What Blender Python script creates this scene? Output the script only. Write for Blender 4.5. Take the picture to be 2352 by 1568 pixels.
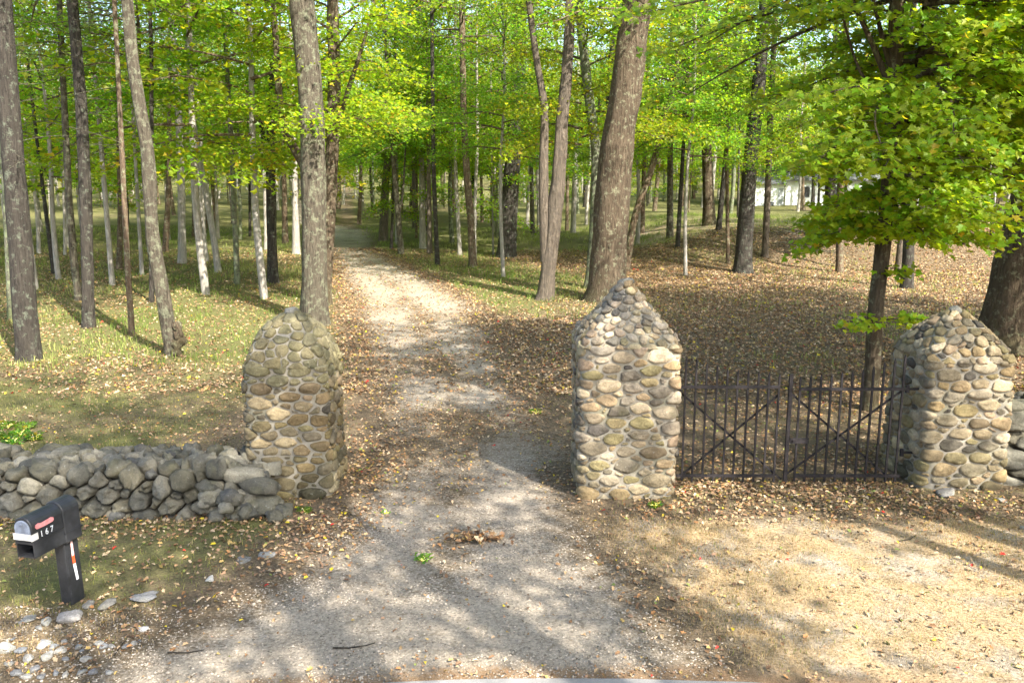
import bpy, math, random
import numpy as np
from mathutils import Vector
R = math.radians
sc = bpy.context.scene
for o in list(bpy.data.objects): bpy.data.objects.remove(o)

# ---------------------------------------------------------------- camera, light
PITCH, HC, FPX = R(10.2), 4.0, 1850.0          # focal length in px of a 2352 px wide picture
cam_d = bpy.data.cameras.new("camera"); cam = bpy.data.objects.new("camera", cam_d)
sc.collection.objects.link(cam); sc.camera = cam
cam.location = (0, 0, HC); cam.rotation_euler = (math.pi/2 - PITCH, 0, 0)
cam_d.sensor_width = 36; cam_d.lens = FPX/2352*36; cam_d.clip_end = 2000; cam_d.clip_start = .05

SUN_EL, SUN_AZ = R(43), math.atan2(.62, -.78)  # compass-like: angle from +Y towards +X
sx, sy, sz = math.sin(SUN_AZ)*math.cos(SUN_EL), math.cos(SUN_AZ)*math.cos(SUN_EL), math.sin(SUN_EL)
w = bpy.data.worlds.new("World"); sc.world = w; w.use_nodes = True
nt = w.node_tree; bg = nt.nodes['Background']
sky = nt.nodes.new('ShaderNodeTexSky'); sky.sky_type = 'NISHITA'; sky.sun_disc = False
sky.sun_elevation = SUN_EL; sky.sun_rotation = SUN_AZ
sky.air_density = 1.0; sky.dust_density = 2.5; sky.ozone_density = 1.0
nt.links.new(sky.outputs[0], bg.inputs[0]); bg.inputs[1].default_value = 0.15
sl = bpy.data.lights.new("sun", 'SUN'); so = bpy.data.objects.new("sun", sl); sc.collection.objects.link(so)
sl.energy = 4.6; sl.angle = R(.55); sl.color = (1, .94, .84)
so.rotation_euler = Vector((sx, sy, sz)).to_track_quat('Z', 'Y').to_euler()
vs = sc.view_settings; vs.view_transform = 'Standard'; vs.look = 'None'; vs.gamma = 1; vs.use_curve_mapping = False
vs.exposure = 1.93
sc.render.engine = 'CYCLES'
cy = sc.cycles
cy.max_bounces = 8; cy.diffuse_bounces = 5; cy.glossy_bounces = 2; cy.transmission_bounces = 5; cy.transparent_max_bounces = 4
cy.use_denoising = True; cy.denoiser = 'OPENIMAGEDENOISE'; cy.denoising_input_passes = 'RGB_ALBEDO_NORMAL'; cy.denoising_prefilter = 'ACCURATE'
cy.sample_clamp_indirect = 6; cy.use_adaptive_sampling = True; cy.adaptive_threshold = 0.015

# ---------------------------------------------------------------- helpers
rng = np.random.default_rng(7)
C = sc.collection
def dirpx(x, y):
    rx = (x-1176)/FPX; ru = -(y-784)/FPX
    return np.array([rx, math.cos(PITCH)+ru*math.sin(PITCH), -math.sin(PITCH)+ru*math.cos(PITCH)])

def vnoise(p, seed=0):
    """value noise, p (n,3) -> (n,) in -1..1"""
    p = np.asarray(p, float); i = np.floor(p).astype(np.int64); f = p-i; f = f*f*(3-2*f)
    out = 0
    for dx in (0, 1):
        for dy in (0, 1):
            for dz in (0, 1):
                h = (i[:, 0]+dx)*374761393 + (i[:, 1]+dy)*668265263 + (i[:, 2]+dz)*2147483647 + seed*1274126177
                h = (h ^ (h >> 13))*1274126177; h = (h ^ (h >> 16)) & 0xffff
                wgt = (f[:, 0] if dx else 1-f[:, 0])*(f[:, 1] if dy else 1-f[:, 1])*(f[:, 2] if dz else 1-f[:, 2])
                out = out + wgt*(h/32767.5-1)
    return out
def n2(x, y, s, seed=0):
    x = np.atleast_1d(np.asarray(x, float)).ravel(); y = np.atleast_1d(np.asarray(y, float)).ravel()
    return vnoise(np.stack([x/s, y/s, np.zeros_like(x)+seed*3.3], 1), seed)
def sstep(a, b, x): t = np.clip((np.asarray(x, float)-a)/(b-a), 0, 1); return t*t*(3-2*t)

SLOPE = .038
def ground_z(x, y):
    x = np.asarray(x, float); y = np.asarray(y, float)
    shp = np.broadcast(x, y).shape; x = np.broadcast_to(x, shp); y = np.broadcast_to(y, shp)
    d = y-18
    base = SLOPE*np.where(d > 4, d, np.where(d < -4, 0, (d+4)**2/16))
    bank = 1.3*sstep(4.5, 13, x)*sstep(36.5, 43.5, y + .8*np.sin(x*.35))*(1-sstep(48, 92, y))
    far = sstep(100, 200, y)*6 + sstep(60, 120, abs(x))*3
    und = .05*n2(x, y, 4.5, 1).reshape(shp)*sstep(9, 22, y) + .16*n2(x, y, 11, 2).reshape(shp)*sstep(20, 40, y) + .015*n2(x, y, .9, 3).reshape(shp)
    rut = -.02*np.exp(-((x+.35+.8)/.28)**2) - .02*np.exp(-((x+.35-.9)/.28)**2)
    return base+bank+far+und+rut*(1-sstep(14, 18, y))
def hit(x, y):
    d = dirpx(x, y); lo = 3.0; t = lo
    pz = None
    ts = np.concatenate([np.arange(4, 60, .05), np.arange(60, 260, .25)])
    P = np.array([0, 0, HC]) + ts[:, None]*d
    g = ground_z(P[:, 0], P[:, 1]); k = np.argmax(P[:, 2] <= g)
    if P[k, 2] > g[k]: k = len(ts)-1
    return P[k, 0], P[k, 1], float(g[k])

# driveway edges read on the ground
_rows = [(1560, 260, 1560), (1500, 380, 1560), (1350, 620, 1400), (1240, 790, 1300), (1140, 835, 1270), (1000, 890, 1255), (900, 885, 1195), (800, 850, 1130),
         (700, 830, 1075), (640, 795, 985), (600, 772, 905), (570, 762, 845), (545, 740, 855), (530, 700, 835), (520, 740, 800)]
_pe = []
for (yy, a, b) in _rows:
    A = hit(a, yy); B = hit(b, yy); _pe.append(((A[1]+B[1])/2, A[0], B[0]))
_pe.sort(); PY = np.array([p[0] for p in _pe]); PL = np.array([p[1] for p in _pe]); PR = np.array([p[2] for p in _pe])
def path_mask(x, y):
    l = np.interp(y, PY, PL); r = np.interp(y, PY, PR)
    s = .75+.01*y
    m = sstep(-s, s, x-l)*sstep(-s, s, r-x)
    return m*(1-sstep(PY[-1]-1, PY[-1]+3, y))
def zones(x, y):
    """driveway gravel, green grass, dry straw; what is left is leaf litter"""
    x = np.asarray(x, float); y = np.asarray(y, float); shp = x.shape
    l = np.interp(y, PY, PL); r = np.interp(y, PY, PR); l = np.where(y > 50, np.minimum(l, -11*y/55)*0-11*y/55, l); r = np.where(y > 50, -11*y/55, r)
    nA = n2(x, y, 2.3, 11).reshape(shp); nB = n2(x, y, .8, 12).reshape(shp); nC = n2(x, y, 6.5, 13).reshape(shp)
    p = path_mask(x + .25*nB, y)
    mid = np.exp(-((x-(l+r)/2)/.35)**2)
    p = p*(1-sstep(8.8, 12.5, y)*np.clip(.30+.5*nA+.35*nB+.3*mid, 0, .8)*(1-.92*sstep(24, 34, y)))
    p = p*(1-.5*mid*np.clip(nB+.4, 0, 1)*sstep(7.2, 8, y))
    left = sstep(0, 1.5, l-x); right = sstep(0, 1, x-r)
    g_left_far = left*sstep(17, 22, y)*(.95+.3*nA)
    g_left_mid = left*sstep(9, 10.5, y)*(1-sstep(17, 22, y))*(.66+.5*nA+.3*nB)
    g_front = left*sstep(6.7, 7.6, y+.12*(x+4))*(1-sstep(9.3, 9.9, y))*(.8+.3*nB)
    g_mid = right*sstep(22, 29, y)*(1-sstep(4, 9, x-r))*(.9+.3*nA)*(1-.45*sstep(52, 62, y)) + right*sstep(55, 65, y)*.45*(x > -3)
    g_plateau = right*sstep(42, 46, y)*(1-sstep(22, 34, x))*.8
    g_lit = right*sstep(12, 14, y)*(.12+.35*nC+.3*nA)
    g_edge = sstep(.2, 1.2, x-r)*sstep(9.6, 10.0, y)*(1-sstep(10.6, 11.5, y))*.4
    g = np.clip(g_left_far+g_left_mid+g_front+g_mid+g_plateau+g_lit+g_edge, 0, 1)*(1-p)
    d = right*(1-sstep(9.3, 10.0, y))*(.85+.3*nA) + left*(1-sstep(6.9, 7.7, y+.12*(x+4)))*.55
    d = d + right*sstep(42, 45, y)*(1-sstep(50, 60, y))*.7*sstep(4, 8, x)
    edge = 1-sstep(.0, .45, y-(6.185-.034*(x-.57)**2/(1+.012*(x-.57)**2)))   # orange needle strip along the asphalt
    return p, g, np.clip(d, 0, 1)*(1-p), np.clip(edge, 0, 1)

def make_mesh(name, V, F, mats, fmat=None, fcol=None, smooth=False, parent=None, loc=(0, 0, 0), link=True):
    """V (n,3); F list of (k, array(m,k)) blocks or one (m,k) array"""
    V = np.asarray(V, np.float32)
    if isinstance(F, np.ndarray): F = [F]
    me = bpy.data.meshes.new(name)
    nl = sum(f.size for f in F); nf = sum(len(f) for f in F)
    me.vertices.add(len(V)); me.vertices.foreach_set('co', V.ravel())
    me.loops.add(nl); me.polygons.add(nf)
    me.loops.foreach_set('vertex_index', np.concatenate([f.ravel() for f in F]).astype(np.int32))
    tot = np.concatenate([np.full(len(f), f.shape[1]) for f in F]).astype(np.int32)
    me.polygons.foreach_set('loop_start', np.concatenate([[0], np.cumsum(tot)[:-1]]).astype(np.int32))
    if fmat is not None: me.polygons.foreach_set('material_index', np.asarray(fmat, np.int32))
    me.polygons.foreach_set('use_smooth', np.full(nf, smooth) if np.isscalar(smooth) or isinstance(smooth, bool) else np.asarray(smooth, bool))
    for m in (mats if isinstance(mats, (list, tuple)) else [mats]): me.materials.append(m)
    if fcol is not None:
        a = me.attributes.new('col', 'FLOAT_COLOR', 'FACE')
        c4 = np.ones((nf, 4), np.float32); c4[:, :3] = fcol; a.data.foreach_set('color', c4.ravel())
    me.update(calc_edges=True); me.validate()
    if not link: return me
    return put(name, me, parent, loc)
def put(name, me, parent=None, loc=(0, 0, 0)):
    o = bpy.data.objects.new(name, me); C.objects.link(o); o.location = loc
    if parent: o.parent = parent
    return o
def empty(name, loc=(0, 0, 0), rz=0):
    o = bpy.data.objects.new(name, None); C.objects.link(o); o.location = loc; o.rotation_euler = (0, 0, rz); o.empty_display_size = .2
    return o
def tag(o, label=None, cat=None, group=None, kind=None):
    if label: o['label'] = label
    if cat: o['category'] = cat
    if group: o['group'] = group
    if kind or cat: o['kind'] = kind or 'thing'
    return o
class MB:
    """collects triangles and quads into one mesh"""
    def __init__(s): s.V = []; s.Q = []; s.T = []; s.qc = []; s.tc = []; s.qm = []; s.tm = []; s.n = 0
    def add(s, V, Q=None, T=None, col=(1, 1, 1), mat=0):
        V = np.asarray(V, float).reshape(-1, 3); s.V.append(V)
        if Q is not None and len(Q):
            Q = np.asarray(Q).reshape(-1, 4)+s.n; s.Q.append(Q); s.qc.append(np.broadcast_to(np.asarray(col, float), (len(Q), 3)) if np.ndim(col) < 2 else col[:len(Q)]); s.qm.append(np.full(len(Q), mat))
        if T is not None and len(T):
            T = np.asarray(T).reshape(-1, 3)+s.n; s.T.append(T); s.tc.append(np.broadcast_to(np.asarray(col, float), (len(T), 3)) if np.ndim(col) < 2 else col[-len(T):]); s.tm.append(np.full(len(T), mat))
        s.n += len(V)
    def box(s, a, b, col=(1, 1, 1), mat=0, M=None):
        x0, y0, z0 = a; x1, y1, z1 = b
        V = np.array([(x0, y0, z0), (x1, y0, z0), (x1, y1, z0), (x0, y1, z0), (x0, y0, z1), (x1, y0, z1), (x1, y1, z1), (x0, y1, z1)], float)
        if M is not None: V = V@M[0].T+M[1]
        s.add(V, [(0, 3, 2, 1), (4, 5, 6, 7), (0, 1, 5, 4), (1, 2, 6, 5), (2, 3, 7, 6), (3, 0, 4, 7)], col=col, mat=mat)
    def tube(s, P, r, seg=8, col=(1, 1, 1), mat=0, cap=True, rad=None):
        P = np.asarray(P, float); n = len(P); r = np.broadcast_to(np.asarray(r, float), (n,))
        T = np.gradient(P, axis=0); T /= np.linalg.norm(T, axis=1)[:, None]+1e-9
        up = np.where(np.abs(T[:, 2:3]) > .9, np.array([[1., 0, 0]]), np.array([[0, 0, 1.]]))
        if np.abs(T[:, 2]).mean() > .6: up = np.tile([[1., 0, 0]], (n, 1))
        A = np.cross(up, T); A /= np.linalg.norm(A, axis=1)[:, None]+1e-9; B = np.cross(T, A)
        th = np.arange(seg)/seg*2*math.pi
        rr = r[:, None]*np.ones(seg) if rad is None else r[:, None]*rad
        V = P[:, None, :]+rr[..., None]*(np.cos(th)[None, :, None]*A[:, None, :]+np.sin(th)[None, :, None]*B[:, None, :])
        i = np.arange(n-1)[:, None]*seg; j = np.arange(seg)[None, :]; k = (j+1) % seg
        Q = np.stack([i+j, i+k, i+seg+k, i+seg+j], -1).reshape(-1, 4)
        V = V.reshape(-1, 3)
        if cap:
            V = np.vstack([V, P[-1:]]); top = (n-1)*seg
            s.add(V, Q, [(top+a, top+(a+1) % seg, n*seg) for a in range(seg)], col=col, mat=mat)
        else: s.add(V, Q, col=col, mat=mat)
    def build(s, name, mats, parent=None, loc=(0, 0, 0), smooth=False, link=True):
        F = []; c = []; m = []
        if s.Q: F.append(np.vstack(s.Q)); c += s.qc; m += s.qm
        if s.T: F.append(np.vstack(s.T)); c += s.tc; m += s.tm
        return make_mesh(name, np.vstack(s.V), F, mats, np.concatenate(m), np.vstack(c), smooth, parent, loc, link)

# ---------------------------------------------------------------- materials
def mat(name):
    m = bpy.data.materials.new(name); m.use_nodes = True
    t = m.node_tree; t.nodes.clear(); out = t.nodes.new('ShaderNodeOutputMaterial')
    return m, t, out
def N(t, typ, **k):
    n = t.nodes.new(typ)
    for a, b in k.items():
        if a.startswith('i_'): n.inputs[a[2:].replace('_', ' ')].default_value = b
        else: setattr(n, a, b)
    return n
def L(t, a, b): t.links.new(a, b)
def ramp(t, src, stops, mode='LINEAR'):
    r = t.nodes.new('ShaderNodeValToRGB'); r.color_ramp.interpolation = mode
    e = r.color_ramp.elements
    while len(e) < len(stops): e.new(.5)
    for k, (p, c) in enumerate(stops): e[k].position = p; e[k].color = (*c, 1) if len(c) == 3 else c
    L(t, src, r.inputs[0]); return r
def mixc(t, fac, a, b, mode='MIX'):
    n = t.nodes.new('ShaderNodeMix'); n.data_type = 'RGBA'; n.blend_type = mode; n.clamp_factor = True
    for s, v in ((0, fac), (6, a), (7, b)):
        if hasattr(v, 'links') or hasattr(v, 'is_linked'): L(t, v, n.inputs[s])
        elif s == 0: n.inputs[0].default_value = v
        else: n.inputs[s].default_value = (*v, 1)
    return n.outputs[2]
def noise(t, vec, scale, det=4, rough=.6, dist=0):
    n = N(t, 'ShaderNodeTexNoise'); n.inputs['Scale'].default_value = scale; n.inputs['Detail'].default_value = det
    n.inputs['Roughness'].default_value = rough; n.inputs['Distortion'].default_value = dist
    if vec is not None: L(t, vec, n.inputs['Vector'])
    return n.outputs['Fac']
def math_(t, op, a, b=None, clamp=False):
    n = N(t, 'ShaderNodeMath', operation=op); n.use_clamp = clamp
    for k, v in enumerate((a, b)):
        if v is None: continue
        if hasattr(v, 'is_linked'): L(t, v, n.inputs[k])
        else: n.inputs[k].default_value = v
    return n.outputs[0]
def bump(t, h, strength, dist=.02):
    b = N(t, 'ShaderNodeBump'); b.inputs['Strength'].default_value = strength; b.inputs['Distance'].default_value = dist
    L(t, h, b.inputs['Height']); return b.outputs[0]
def princ(t, out, col, rough=.9, normal=None, spec=.3):
    p = N(t, 'ShaderNodeBsdfPrincipled'); p.inputs['Roughness'].default_value = rough; p.inputs['Specular IOR Level'].default_value = spec
    if hasattr(col, 'is_linked'): L(t, col, p.inputs['Base Color'])
    else: p.inputs['Base Color'].default_value = (*col, 1)
    if normal is not None: L(t, normal, p.inputs['Normal'])
    L(t, p.outputs[0], out.inputs[0]); return p
def objvec(t, scale=None):
    tc = N(t, 'ShaderNodeTexCoord'); v = tc.outputs['Object']
    if scale:
        m = N(t, 'ShaderNodeMapping'); m.inputs['Scale'].default_value = scale; L(t, v, m.inputs[0]); v = m.outputs[0]
    return v
def attr(t, name='col'):
    a = N(t, 'ShaderNodeAttribute'); a.attribute_name = name; return a.outputs['Color']

def bark(name, c0, c1, lichen, lam, ridge=1.0, moss=0.0, plates=False):
    m, t, o = mat(name)
    oi = N(t, 'ShaderNodeObjectInfo')
    tc = N(t, 'ShaderNodeTexCoord'); add = N(t, 'ShaderNodeVectorMath', operation='ADD'); L(t, tc.outputs['Object'], add.inputs[0])
    sc_ = N(t, 'ShaderNodeVectorMath', operation='SCALE'); L(t, oi.outputs['Location'], sc_.inputs[0]); sc_.inputs['Scale'].default_value = 3.1; L(t, sc_.outputs[0], add.inputs[1])
    v = add.outputs[0]
    mp = N(t, 'ShaderNodeMapping'); mp.inputs['Scale'].default_value = (1, 1, .16); L(t, v, mp.inputs[0])
    rid = noise(t, mp.outputs[0], 17, 6, .7, .3)
    fine = noise(t, v, 45, 4, .7)
    big = noise(t, v, 2.2, 3, .6)
    pat = noise(t, v, 6.5, 6, .72)
    base = mixc(t, ramp(t, rid, [(.38, (0, 0, 0)), (.62, (1, 1, 1))]).outputs[0], c0, c1)
    base = mixc(t, ramp(t, big, [(.35, (0, 0, 0)), (.7, (1, 1, 1))]).outputs[0], base, tuple(.62*a for a in c1))
    base = mixc(t, ramp(t, pat, [(.58-lam*.2, (0, 0, 0)), (.70-lam*.2, (.85, .85, .85))]).outputs[0], base, lichen)
    if moss:
        sep = N(t, 'ShaderNodeSeparateXYZ'); L(t, tc.outputs['Object'], sep.inputs[0])
        low = ramp(t, math_(t, 'ADD', math_(t, 'MULTIPLY', sep.outputs[2], -.5), math_(t, 'MULTIPLY', big, 1.6)), [(.45, (0, 0, 0)), (.8, (1, 1, 1))])
        base = mixc(t, math_(t, 'MULTIPLY', low.outputs[0], moss), base, (.07, .085, .022))
    base = mixc(t, .25, base, ramp(t, fine, [(.3, (.2, .2, .2)), (.7, (.9, .9, .9))]).outputs[0], 'MULTIPLY')
    h = math_(t, 'ADD', math_(t, 'MULTIPLY', rid, 1.0*ridge), math_(t, 'MULTIPLY', fine, .3))
    princ(t, o, base, .95, bump(t, h, 1.0, .085), .15)
    return m
BARK = {
 'maple': bark('bark_grey_lichen', (.04, .032, .024), (.17, .145, .105), (.24, .25, .165), .38, 1.5),
 'oak':   bark('bark_brown_fissured', (.045, .033, .022), (.18, .135, .09), (.30, .30, .19), .22, 1.6, .25),
 'dark':  bark('bark_dark_pine', (.025, .022, .019), (.09, .078, .064), (.17, .19, .14), .2, 1.2),
 'pale':  bark('bark_pale', (.2, .175, .145), (.50, .46, .40), (.33, .33, .27), .2, .5),
 'brown': bark('bark_brown', (.06, .042, .027), (.21, .15, .10), (.26, .27, .17), .3, .8),
 'mossy': bark('bark_mossy_grey', (.06, .06, .045), (.2, .19, .14), (.22, .26, .15), .65, .8, .5),
 'peel':  bark('bark_peeling', (.06, .045, .033), (.25, .205, .155), (.12, .10, .08), .5, 1.7),
}
def leafmat(name, gain=1.0, trans=.6, spec=.35, rough=.45):
    m, t, o = mat(name)
    c = attr(t); oi = N(t, 'ShaderNodeObjectInfo')
    hsv = N(t, 'ShaderNodeHueSaturation'); L(t, c, hsv.inputs['Color'])
    L(t, math_(t, 'ADD', math_(t, 'MULTIPLY', oi.outputs['Random'], .03), .487), hsv.inputs['Hue'])
    L(t, math_(t, 'ADD', math_(t, 'MULTIPLY', oi.outputs['Random'], .3), .85*gain), hsv.inputs['Value'])
    p = N(t, 'ShaderNodeBsdfPrincipled'); L(t, hsv.outputs[0], p.inputs['Base Color']); p.inputs['Roughness'].default_value = rough; p.inputs['Specular IOR Level'].default_value = spec
    tr = N(t, 'ShaderNodeBsdfTranslucent')
    L(t, mixc(t, 1.0, hsv.outputs[0], (2.3, 2.1, .8), 'MULTIPLY'), tr.inputs[0])
    mx = N(t, 'ShaderNodeMixShader'); mx.inputs[0].default_value = trans; L(t, p.outputs[0], mx.inputs[1]); L(t, tr.outputs[0], mx.inputs[2])
    L(t, mx.outputs[0], o.inputs[0]); return m
LEAF = leafmat('leaves_live'); NEEDLE = leafmat('needles', trans=.3, spec=.2)
def litter_mat():
    m, t, o = mat('fallen_leaves'); c = attr(t)
    nn = noise(t, objvec(t), 60, 2); col = mixc(t, .5, c, ramp(t, nn, [(.3, (.5, .5, .5)), (.7, (1, 1, 1))]).outputs[0], 'MULTIPLY')
    p = princ(t, o, col, .7, None, .25); return m
LITTER = litter_mat()
def grass_mat():
    m, t, o = mat('grass_blades'); c = attr(t)
    p = N(t, 'ShaderNodeBsdfDiffuse'); L(t, c, p.inputs[0]); tr = N(t, 'ShaderNodeBsdfTranslucent'); L(t, mixc(t, 1, c, (1.5, 1.5, 1), 'MULTIPLY'), tr.inputs[0])
    mx = N(t, 'ShaderNodeMixShader'); mx.inputs[0].default_value = .35; L(t, p.outputs[0], mx.inputs[1]); L(t, tr.outputs[0], mx.inputs[2]); L(t, mx.outputs[0], o.inputs[0]); return m
GRASS = grass_mat()
def stone_mat():
    m, t, o = mat('fieldstone'); c = attr(t); v = objvec(t)
    n1 = noise(t, v, 11, 8, .78); n3 = noise(t, v, 42, 6, .8); n4 = noise(t, v, 3.5, 4, .6)
    col = mixc(t, .8, c, ramp(t, n1, [(.3, (.45, .44, .42)), (.72, (1.15, 1.13, 1.08))]).outputs[0], 'MULTIPLY')
    col = mixc(t, .55, col, ramp(t, n3, [(.32, (.4, .4, .4)), (.62, (1.15, 1.15, 1.15))]).outputs[0], 'MULTIPLY')
    col = mixc(t, ramp(t, n4, [(.55, (0, 0, 0)), (.72, (.35, .35, .35))]).outputs[0], col, (.16, .15, .07))
    sp = noise(t, v, 22, 3, .8)
    col = mixc(t, ramp(t, sp, [(.66, (0, 0, 0)), (.7, (.5, .5, .5))]).outputs[0], col, (.45, .45, .4))
    h = math_(t, 'ADD', n1, math_(t, 'MULTIPLY', n3, .35))
    princ(t, o, col, .9, bump(t, h, 1.0, .045), .2); return m
STONE = stone_mat()
def mortar_mat():
    m, t, o = mat('mortar'); v = objvec(t)
    n1 = noise(t, v, 4, 5, .65); n3 = noise(t, v, 60, 4, .7); n5 = noise(t, v, 1.6, 3, .6)
    col = ramp(t, n1, [(.3, (.21, .185, .145)), (.7, (.38, .345, .28))]).outputs[0]
    col = mixc(t, ramp(t, n5, [(.5, (0, 0, 0)), (.72, (.55, .55, .55))]).outputs[0], col, (.15, .15, .07))
    col = mixc(t, .4, col, ramp(t, n3, [(.3, (.5, .5, .5)), (.7, (1.1, 1.1, 1.1))]).outputs[0], 'MULTIPLY')
    princ(t, o, col, .95, bump(t, math_(t, 'ADD', n3, n1), .7, .02), .15); return m
MORTAR = mortar_mat()
def simple(name, col, rough=.6, nscale=0, var=.3, bs=.2, spec=.4, metal=0):
    m, t, o = mat(name); v = objvec(t); nm = None; c = col
    if nscale:
        n = noise(t, v, nscale, 5, .65); c = mixc(t, ramp(t, n, [(.35, (0, 0, 0)), (.65, (1, 1, 1))]).outputs[0], tuple(a*(1-var) for a in col), tuple(min(1, a*(1+var)) for a in col))
        nm = bump(t, n, bs, .01)
    p = princ(t, o, c, rough, nm, spec); p.inputs['Metallic'].default_value = metal; return m
def ground_mat():
    m, t, o = mat('ground_soil'); z = attr(t, 'zone'); e = attr(t, 'edge'); v = objvec(t)
    sp = N(t, 'ShaderNodeSeparateColor'); L(t, z, sp.inputs[0]); se = N(t, 'ShaderNodeSeparateColor'); L(t, e, se.inputs[0])
    n1 = noise(t, v, .9, 6, .65); n2_ = noise(t, v, 5, 6, .7); n3 = noise(t, v, 32, 5, .75); n4 = noise(t, v, 110, 3, .8)
    vo = N(t, 'ShaderNodeTexVoronoi'); vo.inputs['Scale'].default_value = 42; L(t, v, vo.inputs['Vector'])
    vo2 = N(t, 'ShaderNodeTexVoronoi'); vo2.inputs['Scale'].default_value = 13; L(t, v, vo2.inputs['Vector'])
    # gravel
    gr = ramp(t, n1, [(.3, (.195, .152, .105)), (.7, (.37, .31, .235))]).outputs[0]
    gr = mixc(t, ramp(t, n4, [(.45, (.25, .25, .25)), (.7, (.8, .8, .8))]).outputs[0], gr, (.47, .42, .35))
    gr = mixc(t, .55, gr, ramp(t, n3, [(.3, (.38, .36, .33)), (.65, (1.1, 1.1, 1.1))]).outputs[0], 'MULTIPLY')
    bw = N(t, 'ShaderNodeRGBToBW'); L(t, vo.outputs['Color'], bw.inputs[0]); gr = mixc(t, .45, gr, ramp(t, bw.outputs[0], [(.2, (.55, .55, .55)), (.8, (1.3, 1.3, 1.3))]).outputs[0], 'MULTIPLY')
    gr = mixc(t, ramp(t, n2_, [(.56, (0, 0, 0)), (.68, (.7, .7, .7))]).outputs[0], gr, (.13, .10, .065))
    # leaf litter
    li = ramp(t, n3, [(.25, (.06, .045, .03)), (.5, (.17, .128, .082)), (.75, (.36, .285, .19))]).outputs[0]
    li = mixc(t, .5, li, ramp(t, vo2.outputs['Distance'], [(.0, (1.25, 1.1, .95)), (.55, (.4, .38, .36))]).outputs[0], 'MULTIPLY')
    # green and dry grass
    gg = ramp(t, n3, [(.25, (.04, .048, .014)), (.5, (.105, .108, .038)), (.75, (.22, .21, .085))]).outputs[0]
    gg = mixc(t, ramp(t, n2_, [(.5, (0, 0, 0)), (.72, (.75, .75, .75))]).outputs[0], gg, (.15, .11, .06))
    dr = ramp(t, n3, [(.25, (.14, .095, .05)), (.5, (.34, .245, .14)), (.75, (.54, .42, .26))]).outputs[0]
    dr = mixc(t, ramp(t, n1, [(.5, (0, 0, 0)), (.7, (.6, .6, .6))]).outputs[0], dr, (.15, .12, .055))
    dr = mixc(t, ramp(t, noise(t, v, 1.5, 6, .7), [(.47, (0, 0, 0)), (.62, (.9, .9, .9))]).outputs[0], dr, gr)
    def soft(f, k=1.7): # break the mask up
        a = math_(t, 'ADD', f, math_(t, 'MULTIPLY', math_(t, 'SUBTRACT', n2_, .5), 1.5))
        a = math_(t, 'ADD', a, math_(t, 'MULTIPLY', math_(t, 'SUBTRACT', n3, .5), 1.3))
        return math_(t, 'MULTIPLY', math_(t, 'SUBTRACT', a, .35), k, True)
    col = mixc(t, soft(sp.outputs[1]), li, gg)
    col = mixc(t, soft(sp.outputs[2]), col, dr)
    col = mixc(t, soft(sp.outputs[0]), col, gr)
    col = mixc(t, soft(se.outputs[0]), col, ramp(t, n4, [(.3, (.10, .06, .03)), (.55, (.27, .175, .10)), (.75, (.44, .34, .23))]).outputs[0])
    h = math_(t, 'ADD', math_(t, 'MULTIPLY', n3, 1.0), math_(t, 'MULTIPLY', n4, .35))
    princ(t, o, col, .97, bump(t, h, .8, .035), .1); return m
GROUND = ground_mat()

# ---------------------------------------------------------------- ground sheet and road
ys = np.concatenate([np.linspace(-260, -30, 12), np.linspace(-28, 4, 17), np.arange(4.5, 20, .15), np.arange(20, 60, .4), np.arange(60, 130, 1.2), np.linspace(131, 520, 40)])
u = np.linspace(-1, 1, 301); xs = np.sign(u)*(np.abs(u)*16 + 330*np.abs(u)**5)
GX, GY = np.meshgrid(xs, ys); GZ = ground_z(GX, GY)
rdip = sstep(0, .5, (6.185-.034*(GX-.57)**2/(1+.012*(GX-.57)**2))-GY); GZ = GZ - .0*rdip
ny, nx = GX.shape
i = np.arange(ny-1)[:, None]*nx; j = np.arange(nx-1)[None, :]
Q = np.stack([i+j, i+j+1, i+nx+j+1, i+nx+j], -1).reshape(-1, 4)
g = make_mesh('ground', np.stack([GX, GY, GZ], -1).reshape(-1, 3), Q, GROUND, smooth=True)
p_, g_, d_, e_ = zones(GX, GY)
za = g.data.attributes.new('zone', 'FLOAT_COLOR', 'POINT'); za.data.foreach_set('color', np.stack([p_, g_, d_, np.ones_like(p_)], -1).astype(np.float32).ravel())
ea = g.data.attributes.new('edge', 'FLOAT_COLOR', 'POINT'); ea.data.foreach_set('color', np.stack([e_, e_, e_, np.ones_like(p_)], -1).astype(np.float32).ravel())
tag(g, kind='structure')
m_as, t, o = mat('asphalt'); v = objvec(t); n1 = noise(t, v, 2, 5); n3 = noise(t, v, 90, 3, .8)
col = mixc(t, .6, ramp(t, n1, [(.3, (.20, .19, .18)), (.7, (.27, .26, .245))]).outputs[0], ramp(t, n3, [(.3, (.55, .55, .55)), (.7, (1.2, 1.2, 1.2))]).outputs[0], 'MULTIPLY')
princ(t, o, col, .9, bump(t, n3, .4, .01))
rx = np.linspace(-70, 70, 281); ye = 6.185-.034*(rx-.57)**2/(1+.012*(rx-.57)**2) + .035*n2(rx, rx*0, .35, 5)
rys = [ye, ye-.6, ye-2.5, ye-5.2, ye-7]
V = np.concatenate([np.stack([rx, yy, np.maximum(ground_z(rx, yy), .0)*0+.012], 1) for yy in rys])
V = np.concatenate([np.stack([rx, ye+.01, ye*0-.05], 1), V]); k = len(rx)
Q = np.concatenate([np.stack([a*k+np.arange(k-1), (a+1)*k+np.arange(k-1), (a+1)*k+np.arange(1, k), a*k+np.arange(1, k)], 1) for a in range(len(rys))])
tag(make_mesh('road', V, Q, m_as, smooth=False), kind='structure')

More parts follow.
